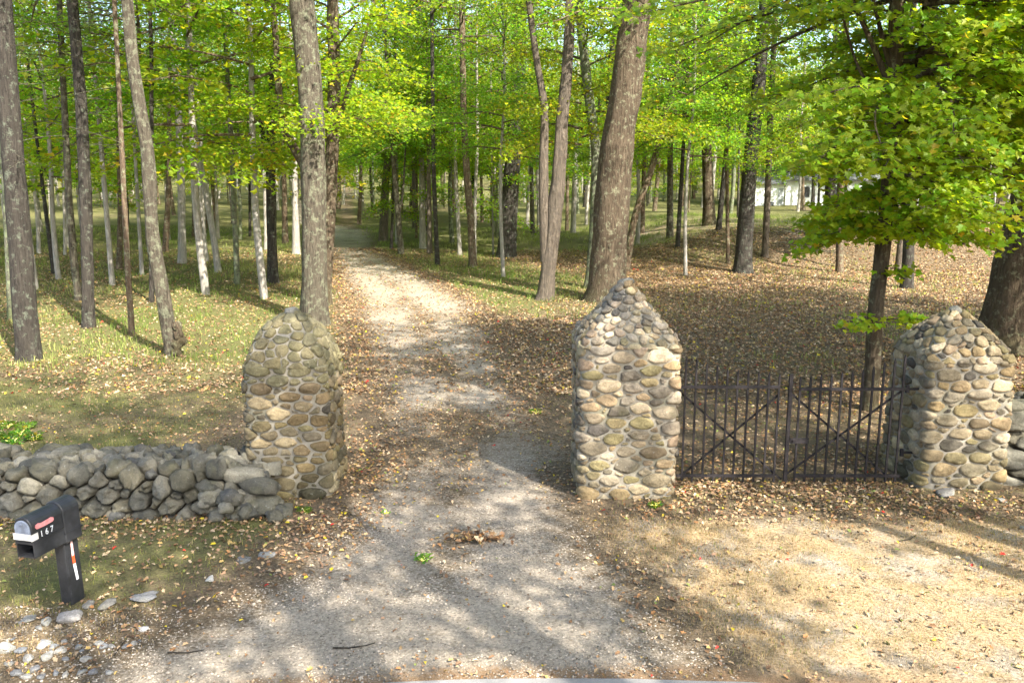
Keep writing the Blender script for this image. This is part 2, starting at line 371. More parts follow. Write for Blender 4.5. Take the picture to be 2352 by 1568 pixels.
# ---------------------------------------------------------------- cobble stonework
def clip_poly(P, n, d):
    out = []; s = P@n-d
    for a in range(len(P)):
        b = (a+1) % len(P)
        if s[a] <= 0: out.append(P[a])
        if s[a]*s[b] < 0: out.append(P[a]+(P[b]-P[a])*(s[a]/(s[a]-s[b])))
    return np.array(out)
def cobbles(mb, S, per, v0, v1, r0, r1, gap, relief, palette, seed, ax=1.45, periodic=True, skip=None, moss=None, flat=.5, rscale=None, soft=3, rough=1.0):
    """pack rounded stones on the surface S(s, v, h); s is arc length over per(v)"""
    rg = np.random.default_rng(seed); pts = []; P0 = per(v0)
    tries = int(7*P0*(v1-v0)/(math.pi*r0*r0*ax)*1.0)+200
    radii = np.sort(r0+(r1-r0)*rg.random(tries)**1.6)[::-1]; nb_ = tries//4; radii = np.concatenate([rg.permutation(radii[:nb_]), rg.permutation(radii[nb_:nb_*2]), radii[nb_*2:]])
    arr = np.zeros((tries, 4)); n = 0
    for r in radii:
        t_, v = rg.random(), rg.uniform(v0, v1)
        rs = r*(rscale(v) if rscale else 1)
        if per(v)/P0 < rg.random(): continue
        if n:
            A = arr[:n]; dt = t_-A[:, 0]
            if periodic: dt = (dt+.5) % 1-.5
            ds = dt*(per(v)+np.array([per(q) for q in ()]).sum() if False else per(v))/ax; dv = v-A[:, 1]
            if np.any(ds*ds+dv*dv < ((rs+A[:, 2])*.86)**2): continue
        arr[n] = (t_, v, rs, 0); n += 1
    A = arr[:n]
    for k in range(n):
        t_, v, r, _ = A[k]; Pv = per(v)
        dt = A[:, 0]-t_
        if periodic: dt = (dt+.5) % 1-.5
        q = np.stack([dt*Pv/ax, A[:, 1]-v], 1); q2 = (q**2).sum(1)
        idx = np.where((q2 < (5*r1)**2) & (q2 > 1e-9))[0]
        poly = np.array([(-2.6*r, -2.2*r), (2.6*r, -2.2*r), (2.6*r, 2.2*r), (-2.6*r, 2.2*r)])
        for b in idx:
            dd = math.sqrt(q2[b]); nn = q[b]/dd
            off = (dd*dd + r*r - A[b, 2]**2)/(2*dd) - gap*.5
            poly = clip_poly(poly, nn, off)
            if len(poly) < 3: break
        if len(poly) < 3: continue
        lo, hi = v0-v, v1-v
        poly = clip_poly(poly, np.array([0, 1.]), hi+.02) if len(poly) >= 3 else poly
        if len(poly) >= 3: poly = clip_poly(poly, np.array([0, -1.]), -lo+.05)
        if len(poly) < 3: continue
        for _ in range(soft if rg.random() > .45 else 2):                                        # round the corners
            nx_ = np.roll(poly, -1, 0); f = (.17, .21, .25)[_]*rg.uniform(.7, 1.15)
            poly = np.stack([poly*(1-f)+nx_*f, poly*f+nx_*(1-f)], 1).reshape(-1, 2)
        seg = np.linalg.norm(np.roll(poly, -1, 0)-poly, axis=1); cum = np.concatenate([[0], np.cumsum(seg)]); M_ = 20
        tt = np.linspace(0, cum[-1], M_, endpoint=False); pc = np.vstack([poly, poly[:1]])
        ring = np.stack([np.interp(tt, cum, pc[:, 0]), np.interp(tt, cum, pc[:, 1])], 1)
        c = ring.mean(0); size = np.sqrt(np.abs(np.cross(ring-c, np.roll(ring, -1, 0)-c)).sum()/2)
        if size < .025: continue
        H = relief*min(1.25, .45+size/(2.2*r1))*rg.uniform(.65, 1.25)
        tilt = rg.uniform(-.35, .35, 2)
        rings = [(1.06, -.35), (1.0, .15), (.96, .5), (.87, .8), (.66, .96), (.34, 1.02)]
        ph = rg.uniform(0, 100)
        Vs = []; base = len(rings)*M_
        for (kk, hh) in rings:
            pr = c+(ring-c)*kk
            nz = vnoise(np.stack([pr[:, 0]/(size*.55)+ph, pr[:, 1]/(size*.55), np.full(M_, hh*2+ph)], 1), 3)
            nz2 = vnoise(np.stack([pr[:, 0]/(size*.22)+ph, pr[:, 1]/(size*.22), np.full(M_, hh*3+ph)], 1), 4)
            h = H*(hh + rough*(.26*nz+.17*nz2)*(hh > 0)*1.0) + (hh > .3)*H*((pr-c)@tilt)/max(size, .05)*.6
            pr2 = pr*(1+0*nz[:, None]) + (pr-c)*(.10*nz+.07*nz2)[:, None]
            Vs.append(np.stack([pr2[:, 0], pr2[:, 1], h], 1))
        Vs.append(np.array([[c[0], c[1], H*(1.03)]]))
        W = np.vstack(Vs)
        pts3 = S((t_*Pv+W[:, 0]*ax)/Pv, v+W[:, 1], W[:, 2])
        if skip is not None and skip(pts3[-1]): continue
        Q = []
        for a in range(len(rings)-1):
            jj = np.arange(M_); kk_ = (jj+1) % M_
            Q.append(np.stack([a*M_+jj, a*M_+kk_, (a+1)*M_+kk_, (a+1)*M_+jj], 1))
        a = len(rings)-1; jj = np.arange(M_)
        T = np.stack([a*M_+jj, a*M_+(jj+1) % M_, np.full(M_, base)], 1)
        colr = np.array(palette[rg.integers(len(palette))])*rg.uniform(.75, 1.2)
        if moss is not None: colr = moss(pts3[-1], colr, rg)
        mb.add(pts3, np.vstack(Q), T, col=colr, mat=0)
    return A
PAL = [(.38, .34, .27), (.31, .285, .235), (.26, .245, .21), (.46, .42, .34), (.32, .265, .18), (.26, .24, .175), (.21, .205, .19), (.34, .285, .21), (.30, .285, .26), (.28, .26, .185), (.10, .10, .105), (.34, .285, .235), (.42, .40, .36), (.29, .26, .17), (.22, .19, .15), (.17, .165, .155)]
def sq_section(tt, half_x, half_y, rc):
    """rounded rectangle, counter-clockwise from the middle of the front face; tt in 0..1"""
    hx, hy = half_x-rc, half_y-rc; arc = math.pi/2*rc
    per = 4*hx+4*hy+4*arc; s = (np.asarray(tt, float) % 1)*per
    X = np.zeros_like(s); Y = np.zeros_like(s); NX = np.zeros_like(s); NY = np.zeros_like(s)
    segs = [('l', hx, (0, -half_y), (1, 0), (0, -1)), ('a', arc, (hx, -hy), -90), ('l', 2*hy, (half_x, -hy), (0, 1), (1, 0)), ('a', arc, (hx, hy), 0),
            ('l', 2*hx, (hx, half_y), (-1, 0), (0, 1)), ('a', arc, (-hx, hy), 90), ('l', 2*hy, (-half_x, hy), (0, -1), (-1, 0)), ('a', arc, (-hx, -hy), 180), ('l', hx, (-hx, -half_y), (1, 0), (0, -1))]
    cum = 0
    for g_s in segs:
        ln = g_s[1]; m = (s >= cum-1e-9) & (s <= cum+ln+1e-9); q = s[m]-cum
        if g_s[0] == 'l':
            X[m] = g_s[2][0]+q*g_s[3][0]; Y[m] = g_s[2][1]+q*g_s[3][1]; NX[m] = g_s[4][0]; NY[m] = g_s[4][1]
        else:
            a = np.radians(g_s[3])+q/rc; X[m] = g_s[2][0]+rc*np.cos(a); Y[m] = g_s[2][1]+rc*np.sin(a); NX[m] = np.cos(a); NY[m] = np.sin(a)
        cum += ln
    return X, Y, NX, NY, per
def mortar_grid(mb, S, nt_, nv, v0, v1, mat=1, periodic=True, amp=.012, seed=5):
    tt = np.linspace(0, 1, nt_, endpoint=not periodic); vv = np.linspace(v0, v1, nv)
    T_, V_ = np.meshgrid(tt, vv); P = S(T_.ravel(), V_.ravel(), np.zeros(T_.size))
    P = P + amp*np.stack([vnoise(P*5, seed), vnoise(P*5+9, seed+1), vnoise(P*5+19, seed+2)], 1)
    i = np.arange(nv-1)[:, None]*nt_; j = np.arange(nt_ if periodic else nt_-1)[None, :]; k_ = (j+1) % nt_
    mb.add(P, np.stack([i+j, i+k_, i+nt_+k_, i+nt_+j], -1).reshape(-1, 4), mat=mat)

def pillar(loc, hw, hd, eave, prof, label, seed, flare=0.02, tint=(1, 1, 1), capr=(.05, .1), pale=0, caph=.04):
    """prof: list of (height, scale) for the cap above the eave"""
    root = empty('stone_pillar', loc); tag(root, label, 'stone pillar', 'cobblestone pillars of the old gateway')
    rc = .12
    zs = [p[0] for p in prof]; ss = [p[1] for p in prof]
    # arc length along the cap profile
    sl_ = [0]
    for a in range(1, len(prof)): sl_.append(sl_[-1]+math.hypot(zs[a]-zs[a-1], (ss[a]-ss[a-1])*hw))
    P0 = sq_section(np.array([0.]), hw, hd, rc)[4]
    def S_shaft(t_, v, h):
        k = 1+flare*(1-np.clip(v/eave, 0, 1))*1.5
        X, Y, NX, NY, _ = sq_section(t_, hw, hd, rc)
        wob = .02*vnoise(np.stack([X*1.4+seed, Y*1.4, v*1.4], 1), seed)
        h = h+wob
        return np.stack([X*k+NX*h, Y*k+NY*h, v], 1)
    def S_cap(t_, v, h):
        z = np.interp(v, sl_, zs); k = np.interp(v, sl_, ss)
        dz = (np.interp(v+.01, sl_, zs)-np.interp(v-.01, sl_, zs)); dk = (np.interp(v+.01, sl_, ss)-np.interp(v-.01, sl_, ss))*hw
        ln = np.sqrt(dz**2+dk**2)+1e-9; nh = dz/ln; nz = -dk/ln
        X, Y, NX, NY, _ = sq_section(t_, hw, hd, rc)
        # corners soften toward the top
        rr = np.sqrt(X**2+Y**2); f = np.clip(v/sl_[-1], 0, 1)[:len(rr)]*.75; circ = hw/np.maximum(rr, 1e-6)
        X2 = X*(1-f)+X*circ*f; Y2 = Y*(1-f)+Y*circ*f
        return np.stack([X2*k+NX*nh*h, Y2*k+NY*nh*h, z+nz*h], 1)
    tn = np.array(tint); olive = caph < .03
    def moss(p, c, rg):
        c = c*tn*np.array([1.10, 1.0, .86])
        low = max(0, 1-p[2]/.9)*.5
        c = c*(1-low*.45) + np.array([.2, .19, .08])*low*.45
        if rg.random() < .02: c = np.array([.32, .27, .14])
        if olive and p[2] > eave-.25: c = c*.35+np.array([.19, .175, .10])*rg.uniform(.8, 1.15)
        if pale and p[2] > eave-.1: c = c*(.7+.55*rg.random()) + np.array([.12, .12, .11])*rg.random()
        return c
    b = MB(); cobbles(b, S_shaft, lambda v: P0, -.12, eave,   .026, .104, .024, .038, PAL, seed, moss=moss, ax=1.85, rough=1.3)
    mortar_grid(b, S_shaft, 96, 40, -.15, eave)
    b.build('shaft', [STONE, MORTAR], root, smooth=True)
    b = MB(); cobbles(b, S_cap, lambda v: P0*max(.06, float(np.interp(v, sl_, ss))), 0, sl_[-1], capr[0], capr[1], .016, caph, PAL, seed+9, ax=1.3, moss=moss, rough=1.3)
    mortar_grid(b, S_cap, 72, 24, 0, sl_[-1], amp=.015)
    tp = rock_arrays(np.random.default_rng(seed), (.11, .1, .07)); b.add(tp[0]+np.array([0, 0, zs[-1]+.01]), T=tp[1], col=(.27, .26, .23))
    b.build('cap', [STONE, MORTAR], root, smooth=True)
    return root
_ico = None
def rock_arrays(rg, size, rough=.22, cuts=5):
    """one irregular rock, (verts, tris)"""
    global _ico
    if _ico is None:
        import bmesh
        bm = bmesh.new(); bmesh.ops.create_icosphere(bm, subdivisions=3, radius=1); bm.verts.ensure_lookup_table()
        _ico = (np.array([v.co[:] for v in bm.verts]), np.array([[v.index for v in f.verts] for f in bm.faces])); bm.free()
    V = _ico[0].copy()
    for _ in range(cuts):
        n = rg.normal(size=3); n /= np.linalg.norm(n); d = rg.uniform(.5, .88) if cuts > 10 else rg.uniform(.62, .9); s = V@n-d
        V -= np.clip(s, 0, None)[:, None]*n*.85
    ph = rg.uniform(0, 50, 3)
    V *= (1+rough*vnoise(V*1.3+ph, 1)+rough*.45*vnoise(V*3.1+ph, 2)+rough*.2*vnoise(V*7+ph, 3))[:, None]
    V *= np.array(size)
    a = rg.uniform(0, 6.28); ca, sa = math.cos(a), math.sin(a); V = V@np.array([[ca, -sa, 0], [sa, ca, 0], [0, 0, 1]])
    return V, _ico[1]

def px(x, Y, z=None):
    """world X of picture column x at distance Y and height z"""
    zc = Y*math.cos(PITCH)+(HC-(z or 0))*math.sin(PITCH); return (x-1176)/FPX*zc

PL_ = pillar((px(666, 10.4)+.0, 10.92, 0), .53, .55, 1.78, [(1.77, 1.0), (1.91, .96), (2.06, .87), (2.2, .73), (2.31, .54), (2.39, .33), (2.44, .1)],
   'left stone pillar with rounded mossy cap, standing where the dry stone wall ends', 3, .03, (.8, .77, .68), (.045, .085), 0, .026)
PM_ = pillar((px(1440, 10.3), 10.95, 0), .64, .66, 2.06, [(2.04, 1.0), (2.17, .93), (2.32, .74), (2.46, .53), (2.6, .37), (2.72, .24), (2.84, .08)],
   'tallest stone pillar with pointed pale cobble cap between driveway and iron gate', 14, -.01, (1.22, 1.18, 1.14), (.032, .062), 1, .042)
PR_ = pillar((px(2213, 10.6), 11.25, 0), .565, .62, 1.8, [(1.78, 1.005), (1.93, .93), (2.07, .76), (2.22, .55), (2.33, .30), (2.40, .1)],
   'right stone pillar with rounded cobble cap, at the hinge side of the iron gate', 27, .02, (1.1, 1.07, .98), (.035, .08))

# ---------------------------------------------------------------- dry stone walls
def drywall(x0, x1, y_front, height, label, seed, xend_low=None, n_top=90):
    Lw = x1-x0; root = None; D_ = .95
    def prof(v):
        """front face up, over the top, down the back"""
        hf = height; v = np.asarray(v, float)
        y = np.where(v < hf, .12*v/hf, np.where(v < hf+D_, .12+(v-hf), .12+D_+(v-hf-D_)*.12)); z = np.where(v < hf, v, np.where(v < hf+D_, hf+.04*np.sin((v-hf)*3.3), hf-(v-hf-D_)))
        ang = np.interp(v, [0, hf-.08, hf+.1, hf+D_-.1, hf+D_+.08], [0, 0, math.pi/2, math.pi/2, math.pi])
        return y, z, -np.cos(ang), np.sin(ang)
    def S(t_, v, h):
        y, z, ny_, nz_ = prof(v); x = x0+t_*Lw
        wz = 1+.10*vnoise(np.stack([x*.9, x*0, x*0+seed], 1), 8)
        wy = .06*vnoise(np.stack([x*1.2, z*1.5, x*0+seed], 1), 9)
        zz = z*wz + nz_*h
        if xend_low is not None: zz = np.where(x > xend_low, zz*(1-.25*sstep(xend_low, x1, x)), zz)
        return np.stack([x, y_front+y+wy+ny_*h, zz+ground_z(x, x*0+y_front)*0], 1)
    b = MB(); pal = [(.20, .19, .155), (.155, .15, .125), (.235, .22, .175), (.19, .175, .13), (.13, .128, .118), (.26, .245, .20), (.175, .165, .125)]; D_ = .8
    cobbles(b, S, lambda v: Lw, -.08, height+.18, .045, .12, .018, .13, pal, seed, ax=1.45, periodic=False, soft=2, rough=1.6)
    cobbles(b, S, lambda v: Lw, height+.18, height+D_+.5, .05, .11, .03, .10, pal, seed+1, ax=1.2, periodic=False, soft=2, rough=1.8)
    def S2(t_, v, h): return S(t_, v, h-.07)
    mortar_grid(b, S2, int(Lw*10), 30, -.1, height+D_+.6, periodic=False)
    rg = np.random.default_rng(seed)
    for k in range(n_top):
        s_ = rg.uniform(.08, .2); V, T = rock_arrays(rg, (s_*rg.uniform(1, 1.5), s_, s_*.6))
        x = rg.uniform(x0+.1, x1-.1); yv = y_front+rg.uniform(.15, 1.05)
        b.add(V+np.array([x, yv, height*(.97 if xend_low is None or x < xend_low else .8)+.05+s_*.25]), T=T, col=np.array(pal[rg.integers(len(pal))])*rg.uniform(.7, 1.15))
    if xend_low is not None:      # stones tumbled against the pillar foot
        for k in range(46):
            s_ = rg.uniform(.07, .15); V, T = rock_arrays(rg, (s_*1.25, s_*.9, s_*.75), .3, 9); f = rg.random()
            x = x1-.55+f*1.05; b.add(V+np.array([x, y_front-.05+rg.uniform(-.1, .22), max(.04, (.42-.4*f)*rg.random())]), T=T, col=np.array(pal[rg.integers(len(pal))])*rg.uniform(.8, 1.2))
    # footing stones
    for k in range(int(Lw*2.2)):
        s_ = rg.uniform(.07, .15); V, T = rock_arrays(rg, (s_*1.3, s_*.9, s_*.7)); b.add(V+np.array([rg.uniform(x0, x1), y_front-rg.uniform(0, .12), s_*.2]), T=T, col=np.array(pal[rg.integers(len(pal))])*rg.uniform(.8, 1.1))
    o = b.build('stone_wall', [STONE, simple('wall_gap_shade_'+str(seed), (.05, .043, .034), .95, 8)], smooth=True)  # backing sheet coloured near-black to stand in for shade between the stones
    return tag(o, label, 'stone wall')
drywall(-11.5, px(588, 10.0), 9.72, .46, 'long low dry stone wall of rounded grey boulders behind the mailbox', 5, px(520, 10))
drywall(px(2322, 11), 14.0, 10.95, .95, 'short stretch of tumbled stone wall beyond the right pillar at the frame edge', 41, None, 14)

# ---------------------------------------------------------------- iron gate
IRON = simple('old_iron', (.017, .014, .015), .7, 30, .5, .3, .25)
GYp = 10.9
def gz(y, Y=GYp):
    d = dirpx(1176, y); return HC+d[2]*Y/d[1]
def gx(x, y, Y=GYp): d = dirpx(x, y); return d[0]*Y/d[1]
def cx(c): return 1546.5+c*.2409
def cyy(c): return 796+c*.2409
def leafgate(bars, tops, rail_y, hinge_x, lock, label, diag):
    root = empty('iron_gate', (gx(cx(bars[0]), 885), GYp, 0)); tag(root, label, 'gate', 'leaves of the iron gate'); ox = root.location.x
    X = [gx(cx(b), 885)-ox for b in bars]
    for k, (x, tp) in enumerate(zip(X, tops)):
        b = MB(); w = .013; h = gz(cyy(tp)); lean = .006*math.sin(k*2.3)
        P = [(x, 0, .03), (x+lean, .0, h-.06), (x+lean, 0, h)]
        b.box((x-w, -w, .02), (x+w, w, h-.05)); b.tube([(x, 0, h-.05), (x, 0, h)], [w*1.35, .004], 4)
        b.build('picket', IRON, root)
    zr = gz(cyy(rail_y)); xa, xb = min(X+[hinge_x-ox]), max(X+[hinge_x-ox])
    b = MB(); b.box((xa, -.022, zr-.02), (xb, .016, zr+.02)); b.build('top_rail', IRON, root)
    b = MB(); b.box((xa, -.02, .09), (xb, .015, .13)); b.build('bottom_rail', IRON, root)
    for (a, c_) in diag:
        A = Vector((gx(cx(a[0]), 900)-ox, .024, gz(cyy(a[1])))); B_ = Vector((gx(cx(c_[0]), 900)-ox, .024, gz(cyy(c_[1]))))
        b = MB(); d = (B_-A).normalized(); n_ = Vector((-d.z, 0, d.x))*.015
        f = [A+n_, A-n_, B_-n_, B_+n_]; f2 = [q+Vector((0, .01, 0)) for q in f]
        b.add([q[:] for q in f+f2], [(0, 1, 2, 3), (7, 6, 5, 4), (0, 4, 5, 1), (1, 5, 6, 2), (2, 6, 7, 3), (3, 7, 4, 0)]); b.build('brace', IRON, root)
    hx = hinge_x-ox
    s = 1 if hx > sum(X)/len(X) else -1
    for z in (zr, .45):
        b = MB(); b.tube([(hx, 0, z-.05), (hx, 0, z+.05)], .03, 8); b.box((hx+s*.0, -.012, z-.015), (hx+s*.16, .012, z+.015)); b.build('hinge', IRON, root)
    if lock:
        b = MB(); x0, x1 = gx(cx(1105), 1010)-ox, gx(cx(1285), 1010)-ox; z0, z1 = gz(cyy(915)), gz(cyy(865))
        b.box((x0, -.035, z0), (x1, -.014, z1)); b.tube([(x0+.04, -.03, (z0+z1)/2), (x0+.04, -.06, (z0+z1)/2)], .012, 8); b.build('lock_box', IRON, root)
        # heavier meeting stile
        b = MB(); x = gx(cx(1118), 885)-ox; h = gz(cyy(258)); b.box((x-.024, -.028, .0), (x+.024, .016, h)); b.build('stile', IRON, root)
    return root
leafgate([115+99.4*k for k in range(10)], [100, 108, 150, 180, 205, 220, 230, 240, 246, 255], 382, gx(cx(60), 885), False,
   'left leaf of the rusty iron picket gate, hung on the tall pointed pillar', [((60, 430), (1085, 1270)), ((1010, 465), (100, 1240))])
leafgate([1210+98.5*k for k in range(10)]+[2190], [280, 276, 262, 255, 240, 232, 212, 185, 145, 108, 70], 403, gx(cx(2235), 885), True,
   'right leaf of the rusty iron picket gate with lock plate and heavy centre stile', [((2180, 430), (1130, 1220)), ((1130, 450), (2130, 1250))])

# ---------------------------------------------------------------- mailbox
PLA = simple('black_plastic', (.022, .023, .026), .48, 14, .25, .08, .45)
WHITE = simple('white_vinyl', (.72, .74, .76), .5, 20, .1); PINK = simple('faded_red_plastic', (.75, .27, .27), .5, 20, .2); ORNG = simple('orange_vinyl', (.72, .10, .03), .5, 25, .35)
GREYD = simple('grey_door_plastic', (.20, .23, .29), .45, 12, .3); DARK = simple('slot_inside', (.012, .012, .013), .8); TAPE = simple('tape', (.62, .60, .56), .55, 30, .15)
mx_, my_, mz_ = hit(168, 1392)
mail = empty('mailbox', (mx_-.045, my_+.03, mz_-.03), R(-90+75)*1.0)
tag(mail, 'black plastic mailbox on post with white number 167 and faded red flag', 'mailbox')
# local frame: door looks along -y after the yaw of -15 deg; local +x is the numbered side
mail.rotation_euler = (R(1.0), R(-.8), R(-15)); mail.scale = (.96, .94, .96)
def prism(b, sect, y0, y1, k0=1, k1=1, mat=0, cap=(1, 1)):
    s = np.array(sect); n = len(s); cz = s[:, 1].mean()
    A = np.stack([s[:, 0]*k0, np.full(n, y0), cz+(s[:, 1]-cz)*k0], 1); B = np.stack([s[:, 0]*k1, np.full(n, y1), cz+(s[:, 1]-cz)*k1], 1)
    V = np.vstack([A, B, A.mean(0)[None], B.mean(0)[None]]); j = np.arange(n); k = (j+1) % n
    T = []
    if cap[0]: T.append(np.stack([k, j, np.full(n, 2*n)], 1))
    if cap[1]: T.append(np.stack([j+n, k+n, np.full(n, 2*n+1)], 1))
    b.add(V, np.stack([j, k, k+n, j+n], 1), np.vstack(T) if T else None, mat=mat)
def arch(w, zb, zs, n=12, rb=.015):
    pts = [(-w+rb, zb), (w-rb, zb), (w, zb+rb), (w, zs)]
    pts += [(w*math.cos(a), zs+w*.95*math.sin(a)) for a in np.linspace(.12, math.pi-.12, n)]
    pts += [(-w, zs), (-w, zb+rb)]; return pts
ZB, ZG, ZS = .74, .90, 1.055      # underside, groove, spring of arch
b = MB()
def bx(sec, y0, y1, bev=.008):
    prism(b, sec, y0+bev, y1-bev, cap=(0, 0)); prism(b, sec, y0, y0+bev, .94, 1, cap=(1, 0)); prism(b, sec, y1-bev, y1, 1, .94, cap=(0, 1))
bx(arch(.105, ZG, ZS), -.44, -.05)                                   # letter compartment
bx([(-.112, ZG+.012), (-.112, ZG-.0), (-.108, ZG-.02), (.108, ZG-.02), (.112, ZG), (.112, ZG+.012)], -.445, -.05, .004)
bx(arch(.118, ZB-.02, ZS+.005), -.06, .16, .012)                     # taller rear section over the post
b.build('letter_box', PLA, mail, smooth=False)
b = MB()                                                             # newspaper compartment, open to the front
t0 = .012
b.box((-.105, -.44, ZB), (.105, -.05, ZB+t0)); b.box((-.105, -.44, ZB+t0), (-.105+t0, -.05, ZG-.02)); b.box((.105-t0, -.44, ZB+t0), (.105, -.05, ZG-.02))
b.box((-.105+t0, -.12, ZB+t0), (.105-t0, -.11, ZG-.02)); b.box((-.12, -.065, ZB+.09), (.126, .17, ZB+.105))
b.build('paper_slot', PLA, mail)
b = MB(); bx(arch(.088, ZG+.03, ZS-.012), -.455, -.432, .004); b.box((-.02, -.468, ZS+.03), (.02, -.455, ZS+.05)); b.build('door', GREYD, mail)
b = MB(); hw_, hd_ = .065, .095
def rbox(b, x0, x1, y0, y1, z0, z1, r=.012, kt=1.0):
    s = []
    for (cx_, cy_, a0) in ((x1-r, y1-r, 0), (x0+r, y1-r, 90), (x0+r, y0+r, 180), (x1-r, y0+r, 270)):
        for q in (0, 45, 90): s.append((cx_+r*math.cos(R(a0+q)), cy_+r*math.sin(R(a0+q))))
    s = np.array(s); n = len(s); A = np.column_stack([s, np.full(n, z0)]); B = np.column_stack([s*kt, np.full(n, z1)])
    V = np.vstack([A, B, [[0, 0, z0]], [[0, 0, z1]]]); j = np.arange(n); k = (j+1) % n
    b.add(V, np.stack([j, k, k+n, j+n], 1), np.vstack([np.stack([k, j, np.full(n, 2*n)], 1), np.stack([j+n, k+n, np.full(n, 2*n+1)], 1)]))
rbox(b, -.064, .064, -.045, .145, -.12, ZB-.005)
rbox(b, .0645-.02, .070, -.03, .13, -.12, ZB-.02, .006)              # raised panel of the numbered side
b.build('post', PLA, mail)
for (z, s) in ((.52, 1), (.17, 1.15)):
    b = MB(); th = np.linspace(0, 2*math.pi, 17)[:-1]; A = np.column_stack([.0+.022*s*np.cos(th), np.full(16, -.0465), z+.035*s*np.sin(th)])
    V = np.vstack([A, A*[.8, 1, 1]+[0, .012, 0], [[0, -.034, z]]]); j = np.arange(16); k = (j+1) % 16
    b.add(V, np.stack([k, j, j+16, k+16], 1), np.stack([k+16, j+16, np.full(16, 32)], 1)); b.build('bolt_hole', DARK, mail)
b = MB()                                                             # faded flag lying along the side
s = [(-.385, .0), (-.40, .02), (-.395, .042), (-.36, .052), (-.325, .040), (-.20, .050), (-.175, .038), (-.172, .015), (-.19, .0), (-.29, -.004)]
s = np.array(s); zc = ZS-.03; n = len(s); xo = .108
V = np.vstack([np.column_stack([np.full(n, xo), s[:, 0], zc+s[:, 1]]), np.column_stack([np.full(n, xo+.007), s[:, 0], zc+s[:, 1]]), [[xo+.008, -.285, zc+.02]]])
j = np.arange(n); k = (j+1) % n; b.add(V, np.stack([j, k, k+n, j+n], 1), np.stack([j+n, k+n, np.full(n, 2*n)], 1)); b.build('flag', PINK, mail)
for q, ch in enumerate('167'):
    cu = bpy.data.curves.new('number', 'FONT'); cu.body = ch; cu.size = .088; cu.extrude = .0015; cu.offset = .0006; cu.materials.append(WHITE)
    tmp = bpy.data.objects.new('number_outline', cu); C.objects.link(tmp); bpy.context.view_layer.update()
    me = bpy.data.meshes.new_from_object(tmp.evaluated_get(bpy.context.evaluated_depsgraph_get())); bpy.data.objects.remove(tmp)
    o = bpy.data.objects.new('number', me); C.objects.link(o); o.parent = mail; o.location = (.1075+.002, -.352+q*.064, ZG+.026); o.rotation_euler = (R(90), 0, R(90)); o.scale = (.85, 1, 1)
b = MB(); b.box((-.108, -.459, ZG+.028), (.111, -.4565, ZG+.095)); b.box((.1065, -.459, ZG+.022), (.1095, -.375, ZG+.088)); b.build('tape', TAPE, mail)
b = MB(); xo = .0712
b.add([(xo, .03, .545), (xo, .065, .545), (xo, .062, .70), (xo, .05, .72), (xo, .035, .70)], None, [(0, 1, 2), (0, 2, 3), (0, 3, 4)]); b.build('reflector', simple('pink_faded', (.78, .48, .46), .5, 40, .3), mail)
b = MB(); b.add([(xo, .033, .455), (xo, .07, .455), (xo, .065, .545), (xo, .03, .545)], [(0, 1, 2, 3)]); b.build('reflector', ORNG, mail)
b = MB(); b.add([(xo, .052, .27), (xo, .085, .27), (xo, .07, .455), (xo, .033, .455)], [(0, 1, 2, 3)]); b.build('reflector', WHITE, mail)

# ---------------------------------------------------------------- leaf geometry
MAPLE = np.array([(0, 0), (.2, -.03), (.46, .12), (.33, .28), (.56, .55), (.24, .55), (.0, 1.0), (-.24, .55), (-.56, .55), (-.33, .28), (-.46, .12), (-.2, -.03)])
MID = np.array([(0, 0), (.48, .25), (.2, .5), (0, 1.0), (-.2, .5), (-.48, .25)])
OAK = np.array([(0, 0), (.16, .25), (.3, .35), (.18, .5), (.33, .72), (0, 1.0), (-.33, .72), (-.18, .5), (-.3, .35), (-.16, .25)])
def leaves(P, Nn, D, size, outline, col, fold=.12):
    """fan each leaf from its middle; returns V, T, col per tri"""
    n = len(P); k = len(outline); D = D-(D*Nn).sum(1)[:, None]*Nn; D /= np.linalg.norm(D, axis=1)[:, None]+1e-9; S = np.cross(D, Nn)
    o = np.vstack([outline, [[0, .35]]]); z = fold*np.abs(o[:, 0])*1.6 - .25*fold*(o[:, 1]**2)*2
    V = P[:, None, :]+size[:, None, None]*(o[None, :, 0:1]*S[:, None, :]+o[None, :, 1:2]*D[:, None, :]+z[None, :, None]*Nn[:, None, :])
    j = np.arange(k); T = np.stack([j, (j+1) % k, np.full(k, k)], 1)
    T = (np.arange(n)[:, None, None]*(k+1)+T[None]).reshape(-1, 3)
    return V.reshape(-1, 3), T, np.repeat(col, k, axis=0)
def leaf_colors(n, rg, yel=.05, base=(.088, .165, .016), var=.35):
    c = np.array(base)[None]*np.exp(rg.normal(0, var, (n, 1))*.6); c[:, 0] *= rg.uniform(.75, 1.35, n)
    y = rg.random(n) < yel; c[y] = np.array([.38, .30, .03])*rg.uniform(.6, 1.2, (y.sum(), 1))
    return np.clip(c, 0, .8)
def rdir(n, rg, spread):
    v = np.stack([rg.normal(0, spread, n), rg.normal(0, spread, n), np.ones(n)], 1); return v/np.linalg.norm(v, axis=1)[:, None]
